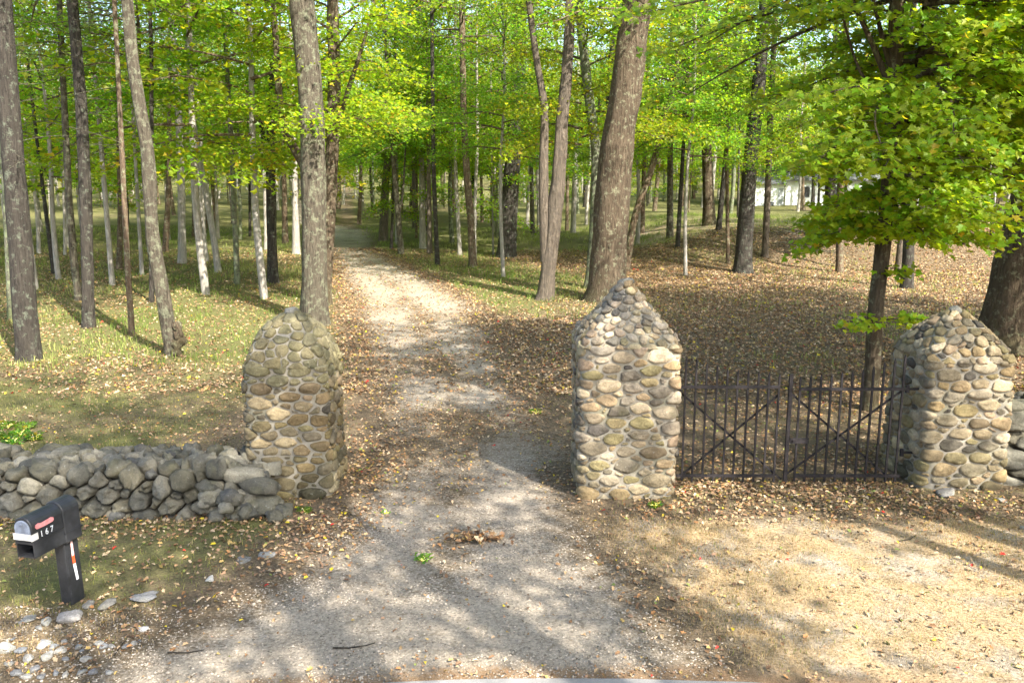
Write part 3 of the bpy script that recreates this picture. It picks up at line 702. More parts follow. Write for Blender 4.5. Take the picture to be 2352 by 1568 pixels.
def crown_mesh(name, seed, H, hb, Rr, nl, nleaf, size, outline, yel=.05, base=(.088, .165, .016), droop=.3, woodmat='brown', dome=True, sub=7, keep=.8, lowstub=0, azr=None):
    rg = np.random.default_rng(seed); b = MB(); LP = []; LD = []
    thin = lambda z: float(np.interp(z, [7.5, 10, 16], [1, .38, .22]))
    for k in range(nl):
        rel = (k+.5)/nl; h = hb+(H-hb)*rel**1.05*.96; az = k*2.39996+rg.uniform(-.4, .4)
        if azr: az = rg.uniform(*azr)
        L_ = Rr*(math.sqrt(max(.05, 1-((rel-.3)/.74)**2)) if dome else (1-rel*.85))*rg.uniform(.7, 1.2)
        e = .05+.75*rel+rg.uniform(-.1, .15); s = np.linspace(0, 1, 7); bend = rg.uniform(-.35, .35)
        a2 = az+bend*s; rad = L_*s*math.cos(e)
        Pm = np.stack([np.cos(a2)*rad, np.sin(a2)*rad, h+L_*s*math.sin(e)-droop*L_*s**2*(1-.6*rel)], 1)
        Pm[:, 2] += .06*rg.normal(size=7)*s
        b.tube(Pm, .0105*L_*(1-s*.85)+.004, 5, mat=1)
        for q in range(sub):
            for sd in (-1, 1):
                if rg.random() > keep: continue
                ss = (q+.6+rg.uniform(-.3, .3))/sub*.92+.1; ss = min(ss, 1)
                p0 = np.array([np.interp(ss, s, Pm[:, c]) for c in range(3)]); a3 = az+bend*ss+sd*rg.uniform(.5, 1.1)
                l2 = L_*.42*(1.1-ss*.6)*rg.uniform(.6, 1.2); s2 = np.linspace(0, 1, 4)
                Ps = p0+np.stack([np.cos(a3)*l2*s2, np.sin(a3)*l2*s2, .12*l2*s2-.3*l2*s2**2+rg.normal(0, .03)*s2], 1)
                b.tube(Ps, .006*(1-s2*.7)+.002, 3, mat=1, cap=False)
                m = max(2, int(nleaf/(nl*sub*2*keep)*l2/(L_*.33)*thin(h)))
                tt = rg.random(m)**.8; base_p = np.stack([np.interp(tt, s2, Ps[:, c]) for c in range(3)], 1)
                lat = rg.normal(0, .17+.06*L_/3, (m, 3))*np.array([1, 1, .75])
                LP.append(base_p+lat); LD.append(np.tile([math.cos(a3), math.sin(a3), -.35], (m, 1))+rg.normal(0, .7, (m, 3)))
    P = np.vstack(LP); D = np.vstack(LD); n = len(P)
    Nn = rdir(n, rg, .62)
    c = leaf_colors(n, rg, yel, base)
    V, T, cc = leaves(P, Nn, D, size*rg.uniform(.6, 1.2, n), outline, c)
    b.add(V, None, T, col=cc, mat=0)
    return b.build(name, [LEAF if outline is not NEED else NEEDLE, BARK[woodmat]], link=False)
NEED = np.array([(0, 0), (.05, .5), (.35, .8), (.06, .62), (.0, 1.0), (-.06, .62), (-.35, .8), (-.05, .5)])
G1 = (.135, .235, .022); G2 = (.155, .26, .022); G3 = (.115, .215, .024); G4 = (.17, .255, .020)
CROWN = {
 'm': [crown_mesh('crown', 11+k, 14+k % 3, 5.3+.6*(k % 3), 4.2+.3*(k % 2), 26, 26000, .135, MID, [.02, .03, .02, .05, .03][k], [G1, G2, G1, G4, G3][k]) for k in range(5)],
 'hi': [crown_mesh('crown', 31+k, 18, 9.2+k, 4.5, 24, 10500, .175, MID, .02, [G1, G2, G3][k], keep=.62) for k in range(3)],
 'lo': [crown_mesh('crown', 51+k, 8+k, 1.9, 2.9, 16, 7000, .16, MID, [.03, .1, .05][k], [G2, G4, G1][k]) for k in range(3)],
 'far': [crown_mesh('crown', 71+k, 15, 4.4, 4.6, 22, 6000, .24, MID, [.03, .06, .02][k], [G1, G4, G3][k], sub=6) for k in range(3)],
 'pine': [crown_mesh('crown', 91+k, 19, 9.0-k, 2.9, 34, 7500, .26, NEED, .0, (.17, .25, .09), droop=.1, dome=False, sub=5, keep=.8) for k in range(2)],
}
# bare lower twigs for pines
def twig_mesh(seed, h0, h1, n):
    rg = np.random.default_rng(seed); b = MB()
    for k in range(n):
        h = rg.uniform(h0, h1); az = rg.uniform(0, 6.28); L_ = rg.uniform(.6, 2.0); s = np.linspace(0, 1, 5); dz = rg.uniform(-.3, .7); cv = rg.uniform(-.5, .5)
        P = np.stack([np.cos(az+cv*s)*L_*s, np.sin(az+cv*s)*L_*s, h+dz*L_*s-.15*L_*s*s], 1); b.tube(P, .009*(1-.8*s)+.002, 4)
        for q in range(3):
            ss = rg.uniform(.3, .9); p0 = np.array([np.interp(ss, s, P[:, c]) for c in range(3)]); a3 = az+rg.uniform(-1, 1); l2 = rg.uniform(.2, .7)
            b.tube([p0, p0+np.array([math.cos(a3)*l2*.5, math.sin(a3)*l2*.5, .03]), p0+np.array([math.cos(a3)*l2, math.sin(a3)*l2, rg.uniform(-.1, .15)])], [.006, .004, .002], 3)
    return b.build('dead_branches', BARK['maple'], link=False)
TWIG = [twig_mesh(200+k, 4.5, 11, 30) for k in range(3)]

# ---------------------------------------------------------------- trees
def trunk_geo(b, P, r, seg, seed, ridge=.05, flare=.4, flareh=.35, zb=None):
    """P (n,3) local polyline from the base upward, r radii"""
    d = np.concatenate([[0], np.cumsum(np.linalg.norm(np.diff(P, axis=0), axis=1))]); n = max(12, int(d[-1]/ (.25 if seg > 12 else .6)))
    dd = np.concatenate([np.linspace(0, 1.2, 8)[:-1], np.linspace(1.2, d[-1], n)])
    # smooth interpolation
    Pn = np.stack([np.interp(dd, d, P[:, c]) for c in range(3)], 1)
    for _ in range(3): Pn[1:-1] = (Pn[:-2]+2*Pn[1:-1]+Pn[2:])/4
    rn = np.interp(dd, d, r)*(1+.03*vnoise(np.stack([dd*1.3, dd*0, dd*0+seed], 1), 1))
    th = np.arange(seg)/seg*2*math.pi
    rad = np.ones((len(dd), seg))
    fl = flare*np.exp(-dd/flareh); lob = 1+.55*np.cos(th[None, :]*4+seed)*np.exp(-dd/(flareh*1.2))[:, None]*(flare > .2)
    rad *= 1+fl[:, None]*lob
    g_ = np.stack([np.cos(th)[None, :]*np.ones((len(dd), 1))*3.3, np.sin(th)[None, :]*np.ones((len(dd), 1))*3.3, dd[:, None]*1.1*np.ones((1, seg))], -1).reshape(-1, 3)
    rad += ridge*(vnoise(g_+seed, 2)+.8*vnoise(g_*[2.2, 2.2, 1.5]+seed, 3)).reshape(len(dd), seg)
    b.tube(Pn, rn, seg, rad=rad, cap=True)
HT = 17.0
def tree_px(pts, w, barkk, label, kind='m', name='maple_tree', seed=1, H=None, wt=None, limbs=(), sun=None, crown_rz=None, crown_s=1.0, flare=.5, twigs=False, group=None, hide_crown=False, ridge=.065, cz=0):
    """pts: picture points from the top to the base (2352 px picture); w: trunk width there at the base"""
    bx_, by_, bz_ = hit(*pts[-1]); W = []
    for (x, y) in pts[::-1]:
        d = dirpx(x, y); t_ = by_/d[1]; W.append((d[0]*t_-bx_, 0, HC+d[2]*t_-bz_))
    W = np.array(W); W[0, 2] = -.25; H = H or HT
    rg = np.random.default_rng(seed*13+5)
    if W[-1, 2] < H:
        dr = (W[-1]-W[-2]); dr = dr/max(dr[2], .1); dr[0] = np.clip(dr[0], -.25, .25)*.6
        W = np.vstack([W, W[-1]+dr*(H-W[-1, 2])*.5, W[-1]+dr*(H-W[-1, 2])]) if len(W) > 1 else W
        W[-1, 1] += rg.uniform(-.5, .5)
    zc = by_*math.cos(PITCH)+(HC-bz_)*math.sin(PITCH); r0 = w/FPX*zc/2; rt = (wt/FPX*zc/2 if wt else r0*.72)
    hh = W[:, 2]; ztop = HC+dirpx(*pts[0])[2]*by_/dirpx(*pts[0])[1]-bz_
    r = np.interp(hh, [0, min(ztop, H-1), H], [r0, rt, .04])
    root = empty(name, (bx_, by_, bz_)); tag(root, label, 'tree', group)
    b = MB(); near = by_ < 35
    trunk_geo(b, W, r, 26 if near else 10, seed, ridge if near else .03, flare, .3 if r0 < .3 else .45)
    for (lp, lw) in limbs:   # forks: picture points from fork to tip
        Q_ = []
        for (x, y) in lp:
            d = dirpx(x, y); t_ = by_/d[1]; Q_.append((d[0]*t_-bx_, 0, HC+d[2]*t_-bz_))
        Q_ = np.array(Q_); dr = Q_[-1]-Q_[-2]; dr /= np.linalg.norm(dr); Q_ = np.vstack([Q_, Q_[-1]+dr*3.0+[0, rg.uniform(-.8, .8), 1.0]])
        lr = lw/FPX*zc/2; trunk_geo(b, Q_, np.linspace(lr, lr*.45, len(Q_)), 14, seed+3, .05, 0, .3)
    b.build('trunk', BARK[barkk], root, smooth=True)
    axis_top = np.array([np.interp(min(H*.55, 9), hh, W[:, c]) for c in (0, 1)])
    if not hide_crown:
        me = CROWN[kind][seed % len(CROWN[kind])]
        c = put('crown', me, root, (axis_top[0], axis_top[1], cz)); c.rotation_euler = (0, 0, rg.uniform(0, 6.28) if crown_rz is None else crown_rz)
        s = rg.uniform(.9, 1.1)*crown_s; c.scale = (s, s, 1)
    if twigs:
        c = put('dead_branches', TWIG[seed % 3], root, (axis_top[0]*.7, 0, 0)); c.rotation_euler = (0, 0, rg.uniform(0, 6.28)); c.scale = (1, 1, 1)
    return root
T = tree_px
# --- left wood
T([(3, 0), (24, 300), (42, 500), (56, 700), (65, 825)], 50, 'dark', 'large dark lichen-spotted trunk at the left edge, closest there', 'hi', 'pine_tree', 1, wt=40, twigs=True)
T([(22, 75), (50, 400), (82, 665)], 13, 'pale', 'thin sunlit pale trunk just right of the big dark left-edge trunk', 'pine', 'pine_tree', 2, twigs=True)
T([(10, 430), (24, 735)], 14, 'mossy', 'narrow mossy trunk half hidden at the very left edge', 'hi', 'maple_tree', 3)
T([(88, 350), (124, 628)], 10, 'dark', 'thin grey trunk leaning left behind the left edge trees', 'hi', 'maple_tree', 4)
T([(136, 0), (148, 250), (158, 450), (170, 600), (182, 690)], 16, 'maple', 'slim grey curved trunk left of the straight black pine', 'pine', 'pine_tree', 5, twigs=True)
T([(170, 50), (188, 250), (198, 500), (203, 752)], 27, 'dark', 'straight near-black pine trunk in the left grass', 'hi', 'pine_tree', 6, wt=22, twigs=True)
T([(215, 130), (232, 330), (258, 655)], 12, 'pale', 'slender white trunk right of the straight black pine', 'pine', 'pine_tree', 7, twigs=True)
T([(266, 65), (280, 350), (292, 600), (303, 768)], 13, 'brown', 'thin brown trunk left of the leaning knobbly-based tree', 'hi', 'maple_tree', 8, twigs=True)
t9 = T([(292, 0), (305, 150), (340, 350), (350, 550), (378, 700), (400, 815)], 32, 'maple', 'leaning lichen-grey tree with a knobbly burl at its base', 'hi', 'maple_tree', 9, wt=24)
bb = MB()
for k in range(5):
    V, T_ = rock_arrays(np.random.default_rng(300+k), (.13, .13, .16), .35); bb.add(V+np.array([[.12, -.1, .3], [.16, -.05, .55], [.1, -.12, .1], [.2, 0, .38], [.14, -.02, .72]][k]), T=T_)
bb.build('burl', BARK['oak'], t9, smooth=True)
T([(348, 130), (347, 695)], 11, 'dark', 'thin dark straight trunk directly behind the leaning grey tree', 'hi', 'maple_tree', 10)
T([(306, 280), (326, 632)], 9, 'pale', 'very thin pale trunk left of the leaning grey tree', 'pine', 'pine_tree', 11, twigs=True)
T([(392, 30), (410, 250), (417, 450), (418, 605)], 18, 'pale', 'upright pale grey trunk just right of the leaning grey tree', 'pine', 'pine_tree', 12, twigs=True)
T([(424, 10), (435, 150), (445, 310), (465, 400), (492, 550), (502, 625)], 15, 'pale', 'pale grey trunk with a clear S-bend halfway up', 'hi', 'maple_tree', 13, twigs=True)
T([(452, 380), (476, 600)], 9, 'pale', 'thin white trunk leaning left inside the S-bend tree', 'pine', 'pine_tree', 14)
T([(490, 300), (501, 550)], 8, 'pale', 'narrow white trunk behind the S-bend tree', 'm', 'birch_tree', 15)
T([(520, 130), (535, 400), (545, 652)], 13, 'mossy', 'mossy grey-green trunk midway between S-bend tree and dark trunk by the driveway', 'hi', 'maple_tree', 16)
T([(628, 180), (622, 300), (622, 450), (627, 650)], 24, 'dark', 'dark rough trunk with split top, in grass left of the biggest left trunk', 'm', 'maple_tree', 17, limbs=[([(618, 400), (605, 320), (590, 230)], 13)])
T([(764, 0), (768, 160), (765, 300), (758, 450), (748, 600), (742, 700)], 34, 'oak', 'dark forked tree tucked close behind the biggest left trunk', 'm', 'maple_tree', 18, limbs=[([(746, 560), (700, 380), (662, 320), (642, 240), (636, 120)], 24), ([(770, 300), (805, 190), (832, 110)], 12)])
T([(692, 0), (708, 150), (718, 300), (722, 500), (722, 745)], 56, 'maple', 'big lichen-covered straight trunk right behind the left stone pillar', 'hi', 'maple_tree', 19, wt=52, H=19)
T([(678, 440), (680, 583)], 18, 'pale', 'short pale flared trunk seen left of the big lichen-covered trunk', 'hi', 'maple_tree', 20)
T([(652, 380), (655, 562)], 14, 'brown', 'brown trunk between the split-top dark tree and pale flared trunk', 'hi', 'maple_tree', 21)
T([(388, 430), (378, 578)], 15, 'brown', 'reddish brown trunk leaning right behind the upright pale trunk', 'hi', 'maple_tree', 22)
T([(276, 480), (273, 617)], 14, 'brown', 'stout brown trunk behind the thin brown near trunk', 'hi', 'maple_tree', 23)
T([(549, 380), (552, 550)], 8, 'mossy', 'thin background trunk right of the mossy grey-green tree', 'm', 'maple_tree', 24)
T([(573, 400), (574, 543)], 7, 'dark', 'thin dark background trunk left of the split-top tree', 'm', 'maple_tree', 25)
T([(443, 350), (445, 545)], 8, 'brown', 'brown background trunk seen left of the S-bend tree base', 'hi', 'maple_tree', 27)
T([(146, 420), (149, 585)], 7, 'pale', 'small pale background trunk left of the slim grey curved one', 'm', 'birch_tree', 28)
# --- middle wood
T([(896, 320), (884, 430), (880, 553)], 21, 'peel', 'stout pinkish-brown trunk at the right side of the far driveway bend', 'm', 'maple_tree', 30)
T([(900, 330), (915, 500), (922, 583)], 14, 'maple', 'grey trunk with a slight bend right of the far driveway bend', 'm', 'maple_tree', 31, limbs=[([(915, 500), (926, 440), (932, 330)], 6)])
T([(903, 460), (898, 572)], 8, 'dark', 'thin curved dark stem between two trunks by the driveway bend', 'lo', 'maple_tree', 32)
T([(966, 225), (971, 570)], 15, 'pale', 'pale grey double-looking trunk in the middle, left one of the pair', 'hi', 'maple_tree', 33)
T([(985, 410), (987, 582)], 13, 'peel', 'light patchy trunk in the middle, right one of the pair', 'm', 'maple_tree', 34)
T([(992, 50), (996, 400), (1005, 609)], 11, 'dark', 'straight slim dark trunk standing in the middle green grass', 'hi', 'maple_tree', 35)
T([(1046, 125), (1046, 400), (1057, 586)], 10, 'pale', 'slim light grey trunk left of the dark brown middle tree', 'm', 'birch_tree', 36)
T([(1061, 0), (1064, 250), (1072, 400), (1083, 520), (1086, 613)], 18, 'brown', 'dark brown tree with a slow curve, centre of the wood', 'hi', 'maple_tree', 37)
T([(1144, 280), (1142, 546)], 11, 'mossy', 'smooth pale green trunk behind the broad dark pine', 'm', 'birch_tree', 38)
T([(1129, 325), (1133, 586)], 5, 'pale', 'pencil-thin pale sapling left of the broad dark pine', 'lo', 'maple_tree', 39)
T([(1195, 0), (1188, 250), (1175, 400), (1162, 590)], 42, 'dark', 'broad dark pine with flared foot in the middle distance', 'hi', 'pine_tree', 40, wt=30, limbs=[([(1195, 330), (1215, 305), (1245, 302)], 6)])
T([(1217, 260), (1224, 536)], 11, 'maple', 'slim grey trunk between the broad dark pine and gnarled twin tree', 'm', 'maple_tree', 41)
T([(1309, 20), (1303, 160), (1289, 300), (1280, 440), (1266, 560), (1250, 688)], 38, 'peel', 'gnarled twin-stemmed tree with peeling pale bark, left of the tall pillar', 'hi', 'maple_tree', 42, wt=20, limbs=[([(1254, 600), (1248, 450), (1249, 350), (1252, 250), (1230, 125)], 26)], ridge=.16)
T([(1330, 25), (1350, 200), (1370, 350), (1364, 540), (1352, 662)], 22, 'mossy', 'grey-green lichened trunk just left of the big brown trunk', 'm', 'maple_tree', 43, wt=20)
T([(1425, 0), (1404, 150), (1400, 330), (1385, 500), (1378, 600)], 24, 'dark', 'dark trunk partly hidden behind the big brown leaning trunk', 'hi', 'maple_tree', 44)
T([(1464, 0), (1439, 200), (1414, 350), (1400, 550), (1390, 692)], 82, 'oak', 'biggest brown trunk, leaning right, rising behind the tall pillar', 'hi', 'maple_tree', 45, wt=64, H=19)
T([(1562, 120), (1549, 200), (1519, 300), (1489, 425), (1459, 475), (1436, 625)], 17, 'brown', 'crooked brown tree leaning right beside the biggest brown trunk', 'm', 'maple_tree', 46)
T([(1479, 400), (1474, 536)], 13, 'brown', 'short visible brown trunk right of the crooked leaning tree', 'm', 'maple_tree', 47)
T([(1540, 280), (1539, 546)], 16, 'maple', 'grey straight trunk right of the crooked tree, on the grass', 'hi', 'maple_tree', 48)
T([(1570, 330), (1556, 567)], 11, 'dark', 'thin dark trunk leaning right, beside the grey straight trunk', 'm', 'maple_tree', 49)
T([(1325, 270), (1316, 535)], 13, 'pale', 'pale trunk seen between the twin tree and the lichened trunk', 'hi', 'birch_tree', 50)
T([(1348, 350), (1346, 476)], 13, 'dark', 'dark distant trunk just left of the lichened grey-green trunk', 'm', 'maple_tree', 51)
T([(1304, 380), (1302, 530)], 9, 'brown', 'thin distant brown trunk right of the twin tree', 'm', 'maple_tree', 52)
T([(829, 400), (824, 516)], 10, 'brown', 'small mossy-brown trunk at the end of the driveway', 'm', 'maple_tree', 53)
T([(858, 450), (859, 500)], 6, 'mossy', 'tiny distant trunk right of the driveway end', 'm', 'maple_tree', 54)
T([(792, 420), (788, 470)], 6, 'pale', 'tiny white distant trunk at the left of the driveway end', 'far', 'birch_tree', 55)
T([(951, 440), (953, 526)], 13, 'peel', 'pinkish peeling trunk in the distance left of the middle pair', 'm', 'maple_tree', 56)
T([(1088, 380), (1090, 516)], 12, 'dark', 'distant dark trunk right behind the dark brown curved tree', 'm', 'maple_tree', 57)
T([(1106, 435), (1108, 511)], 9, 'brown', 'small distant trunk between dark brown tree and thin pale sapling', 'far', 'maple_tree', 58)
# --- right wood
T([(1758, 0), (1743, 200), (1725, 350), (1713, 500), (1706, 626)], 38, 'dark', 'broad dark grey pine with flared roots right of the tall pillar', 'hi', 'pine_tree', 60, wt=25, twigs=True, flare=.7)
T([(1783, 0), (1770, 250), (1763, 450), (1757, 590)], 15, 'peel', 'slim pinkish sunlit trunk directly right of the flared dark pine', 'hi', 'maple_tree', 61)
T([(1622, 300), (1630, 516)], 28, 'oak', 'stout grey-brown trunk on the grass plateau left of the flared pine', 'm', 'maple_tree', 62)
T([(1668, 350), (1650, 528)], 13, 'dark', 'dark brown trunk leaning right on the grass plateau', 'm', 'maple_tree', 63)
T([(1668, 100), (1668, 275), (1673, 606)], 9, 'brown', 'thin upright sapling left of the flared dark pine', 'm', 'maple_tree', 64)
T([(1908, 380), (1905, 549)], 28, 'dark', 'thick dark trunk on the bank left of the near maple', 'hi', 'maple_tree', 65)
T([(1945, 0), (1930, 450), (1929, 626)], 17, 'brown', 'reddish brown trunk left of the leafy near maple', 'm', 'maple_tree', 66)
T([(2078, 480), (2063, 631)], 20, 'peel', 'light pinkish trunk directly behind the leafy near maple', 'm', 'maple_tree', 67)
T([(2088, 300), (2088, 550), (2083, 661)], 26, 'dark', 'short dark grey trunk right of the leafy near maple', 'hi', 'maple_tree', 68)
T([(2170, 350), (2166, 561)], 24, 'dark', 'dark trunk in the back right, left one of two', 'm', 'maple_tree', 69)
T([(2228, 380), (2221, 562)], 16, 'brown', 'slimmer brown trunk in the back right, right one of two', 'm', 'maple_tree', 70)
T([(2281, 400), (2280, 546)], 10, 'dark', 'thin trunk far back at the right, near the great leaning tree', 'm', 'maple_tree', 71)
T([(1841, 400), (1841, 483)], 16, 'brown', 'brown trunk in front of the white house', 'm', 'maple_tree', 72)
T([(1869, 400), (1867, 476)], 9, 'dark', 'narrow trunk right of the brown one before the white house', 'far', 'maple_tree', 73)
T([(1882, 400), (1880, 474)], 6, 'dark', 'thinnest trunk before the white house, rightmost of the group', 'far', 'maple_tree', 74)
T([(1696, 420), (1696, 501)], 7, 'dark', 'thin dark trunk left of the white house', 'far', 'maple_tree', 75)
T([(2400, 300), (2380, 450), (2340, 600), (2312, 740), (2300, 800)], 104, 'oak', 'great dark furrowed trunk leaning right at the right edge', 'hi', 'maple_tree', 76, wt=92, H=18, limbs=[([(2372, 480), (2330, 440), (2300, 370), (2296, 320)], 26), ([(2375, 440), (2352, 360), (2345, 250), (2360, 100)], 34)], ridge=.09)
# --- near leafy maple with its own crown
nm = T([(2062, 0), (2050, 300), (2040, 450), (2025, 600), (2010, 710), (2008, 790), (1997, 942)], 34, 'oak', 'leafy near maple with low bright green branches behind the iron gate', 'm', 'maple_tree', 80, wt=30,
       limbs=[([(2040, 190), (2000, 90), (1955, 0)], 14), ([(2045, 160), (2020, 60), (2005, 0)], 11), ([(2052, 300), (2010, 215), (1975, 170), (1960, 130)], 9)], hide_crown=True, H=12)
n_b = nm.location
def near_crown():
    """low layered sprays; leaf clusters hang on twigs around the stem"""
    rg = np.random.default_rng(99); b = MB(); LP = []; LD = []
    for k in range(135):
        h = 1.45 if k < 1 else rg.uniform(3.1, 10.5)
        az = rg.uniform(0, 6.28); L_ = (rg.uniform(1.5, 4.2) if h < 5.5 else rg.uniform(1.8, 5.0))*(1.0 if h > 3.2 else .62)*(1 if h < 8 else .8); L_ = min(L_, .8+.85*max(0, h-2.6))
        if k == 0: h, az, L_ = 1.75, 3.3, .9
        if k == 1: h, az, L_ = 1.72, -.1, .8
        if k == 2: h, az, L_ = 2.7, -1.5, .6
        x0 = .05+.045*h; e = rg.uniform(-.05, .35); s = np.linspace(0, 1, 7); cv = rg.uniform(-.4, .4)
        P = np.stack([x0+np.cos(az+cv*s)*L_*s, np.sin(az+cv*s)*L_*s, h+L_*s*math.sin(e)-.28*L_*s*s], 1); b.tube(P, .011*L_*(1-.85*s)+.003, 5, mat=1)
        ns = 8
        for q in range(ns):
            for sd in (-1, 1):
                if rg.random() > .85: continue
                ss = min(1, (q+1.0)/ns*.95+.05); p0 = np.array([np.interp(ss, s, P[:, c]) for c in range(3)]); a3 = az+cv*ss+sd*rg.uniform(.4, 1.1)
                l2 = L_*.4*(1.15-ss*.6)*rg.uniform(.6, 1.2); s2 = np.linspace(0, 1, 4)
                Ps = p0+np.stack([np.cos(a3)*l2*s2, np.sin(a3)*l2*s2, .1*l2*s2-.35*l2*s2**2], 1); b.tube(Ps, .005*(1-s2*.7)+.0015, 3, mat=1, cap=False)
                m = max(3, int(18*l2/.7*(1 if h < 7.6 else .55))); tt = rg.random(m)**.7; bp = np.stack([np.interp(tt, s2, Ps[:, c]) for c in range(3)], 1)
                LP.append(bp+rg.normal(0, .11, (m, 3))*[1, 1, .5]); LD.append(np.tile([math.cos(a3), math.sin(a3), -.5], (m, 1))+rg.normal(0, .55, (m, 3)))
    P = np.vstack(LP); D = np.vstack(LD); n = len(P); Nn = rdir(n, rg, .5); Nn = Nn+np.array([-.05, -.55, 0]); Nn /= np.linalg.norm(Nn, axis=1)[:, None]
    V, T_, cc = leaves(P, Nn, D, .135*rg.uniform(.65, 1.15, n), MAPLE, leaf_colors(n, rg, .02, (.19, .29, .018), .3), .14)
    b.add(V, None, T_, col=cc, mat=0); return b.build('crown', [LEAF, BARK['oak']], nm)
near_crown()
for k, (x, y, rz, s_) in enumerate([(11.9, 14.6, 2.5, 1.0), (14.8, 18.6, 4.4, 1.15)]):
    q = nm.copy(); C.objects.link(q); q.location = (x, y, 0); q.rotation_euler = (0, 0, rz); q.scale = (s_, s_, s_)
    q['label'] = ['maple just outside the right edge with sunlit sprays hanging into the upper right corner', 'second maple outside the right edge, behind the great leaning trunk'][k]
    for ch in list(nm.children):
        d = ch.copy(); C.objects.link(d); d.parent = q
        if ch.name.startswith('crown'): d.location.z = 1.0
# overhanging foliage at the upper right edge comes from a maple just outside the frame
def copy_tree(o, loc, rz, s, label=None, group=None):
    c = o.copy(); C.objects.link(c); c.location = loc; c.rotation_euler = (0, 0, rz); c.scale = (s, s, s)
    if label: c['label'] = label
    if group: c['group'] = group
    for ch in list(o.children):
        d = ch.copy(); C.objects.link(d); d.parent = c
    return c
# generic straight trees to copy
def proto(kind, idx, bk, r0, H, loc, name, label, group, lean=.0, twigs=False, seed=0):
    root = empty(name, loc, seed*1.7); tag(root, label, 'tree', group); b = MB()
    zz = np.array([-.3, 1.2, 3, 6, 9, H]); Pm = np.stack([lean*zz+.12*np.sin(zz*.5+seed), .5*lean*zz+.1*np.cos(zz*.6+seed), zz], 1)
    trunk_geo(b, Pm, np.array([r0, r0*.95, r0*.88, r0*.75, r0*.6, .03]), 10, seed, .04, .35, .3); b.build('trunk', BARK[bk], root, smooth=True)
    c = put('crown', CROWN[kind][idx], root, (lean*7, lean*3, 0))
    if twigs: put('dead_branches', TWIG[idx % 3], root)
    return root
rgt = np.random.default_rng(4242)
def gzf(x, y): return float(ground_z(np.array([x]), np.array([y]))[0])
# trees outside the frame that shade the foreground and the pillars
SH = [(6.8, -4.2, 'hi', 1, 1.45), (13, 1.0, 'hi', 0, 1.45), (8.6, 5.6, 'hi', 1, 1.0), (5.2, .3, 'hi', 0, 1.0), (2.4, -1.6, 'hi', 2, .9), (-5.5, -1.0, 'hi', 1, .9), (18.5, 12, 'hi', 2, 1.1), (17.5, 23, 'hi', 2, 1.0), (8.5, -3.5, 'hi', 0, 1.0), (15.5, 1.5, 'hi', 1, 1.0), (3.0, -11, 'hi', 2, 1.0), (21, -5, 'hi', 0, 1.0), (-9, -9, 'hi', 1, 1), (10.3, 1.8, 'hi', 2, .9), (19, 19, 'm', 0, 1)]
for k, (x, y, kd, ix, s) in enumerate(SH):
    p_ = proto(kd, ix, 'maple', .24, 16, (x, y, gzf(x, y)), 'maple_tree', 'maple standing outside the picture, its leaves shading the gateway', 'shade trees outside the picture', .02, seed=k)
    p_.rotation_euler.z = k*1.9; p_.scale = (s, s, s)
# background wood
LBL = {'L': 'distant slim tree in the thick background wood left of the driveway', 'C': 'distant slim tree in the thick background wood behind the driveway end', 'R': 'distant slim tree in the background wood right of the big brown trunk'}
GRP = {'L': 'background trees left of the driveway', 'C': 'background trees behind the driveway end', 'R': 'background trees on the right side'}
protos = []
kinds = [('far', 0, 'pale', .15), ('far', 1, 'pale', .13), ('far', 2, 'brown', .2), ('m', 0, 'maple', .17), ('m', 3, 'mossy', .14), ('pine', 0, 'pale', .16), ('far', 0, 'brown', .24), ('lo', 1, 'dark', .07), ('lo', 2, 'brown', .06), ('m', 4, 'pale', .10), ('m', 2, 'brown', .09)]
placed = [(o.location.x, o.location.y) for o in C.objects if o.type == 'EMPTY' and o.name.split('.')[0].endswith('tree')]
def free(x, y, d):
    return all((x-a)**2+(y-b_)**2 > d*d for a, b_ in placed)
cnt = 0; tries = 0
while cnt < 315 and tries < 14000:
    tries += 1
    y = 44+81*rgt.random()**.8 if cnt < 250 else (rgt.uniform(60, 110) if cnt < 285 else rgt.uniform(27, 60)); xm = .68*y+6; x = rgt.uniform(-xm, xm)
    if cnt >= 285: x = -abs(x) if rgt.random() < .7 else x
    side = 'L' if x < -.16*y-1 else ('C' if x < .13*y else 'R')
    l = np.interp(y, PY, PL); r_ = np.interp(y, PY, PR)
    if y < PY[-1]+3 and l-1.5 < x < r_+1.5: continue
    if y < 56 and abs(x-l) < 1.5: continue
    colx = 1176+x/(y*.985)*FPX
    if 1715 < colx < 1960 and y < 96 and rgt.random() < .99: continue
    if side == 'R' and 40 < y < 62 and rgt.random() < .6: continue
    if not free(x, y, 1.9): continue
    ki = rgt.integers(7) if cnt < 250 else (rgt.integers(7, 9) if cnt < 285 else (9 if cnt % 2 else 10))
    if side == 'L' and rgt.random() < .45: ki = 5 if rgt.random() < .5 else 1
    z = gzf(x, y); placed.append((x, y))
    key = ki
    pr = next((p for p in protos if p[0] == key), None)
    if pr is None:
        kd, ix, bk, r0 = kinds[ki]
        o = proto(kd, ix, bk, r0, 15 if kd != 'lo' else 8, (x, y, z), {'pine': 'pine_tree'}.get(kd, 'maple_tree'), LBL[side], GRP[side], rgt.uniform(-.02, .03), kd == 'pine', ki); protos.append((key, o))
    else: o = copy_tree(pr[1], (x, y, z), rgt.uniform(0, 6.28), rgt.uniform(.8, 1.15), LBL[side], GRP[side])
    cnt += 1

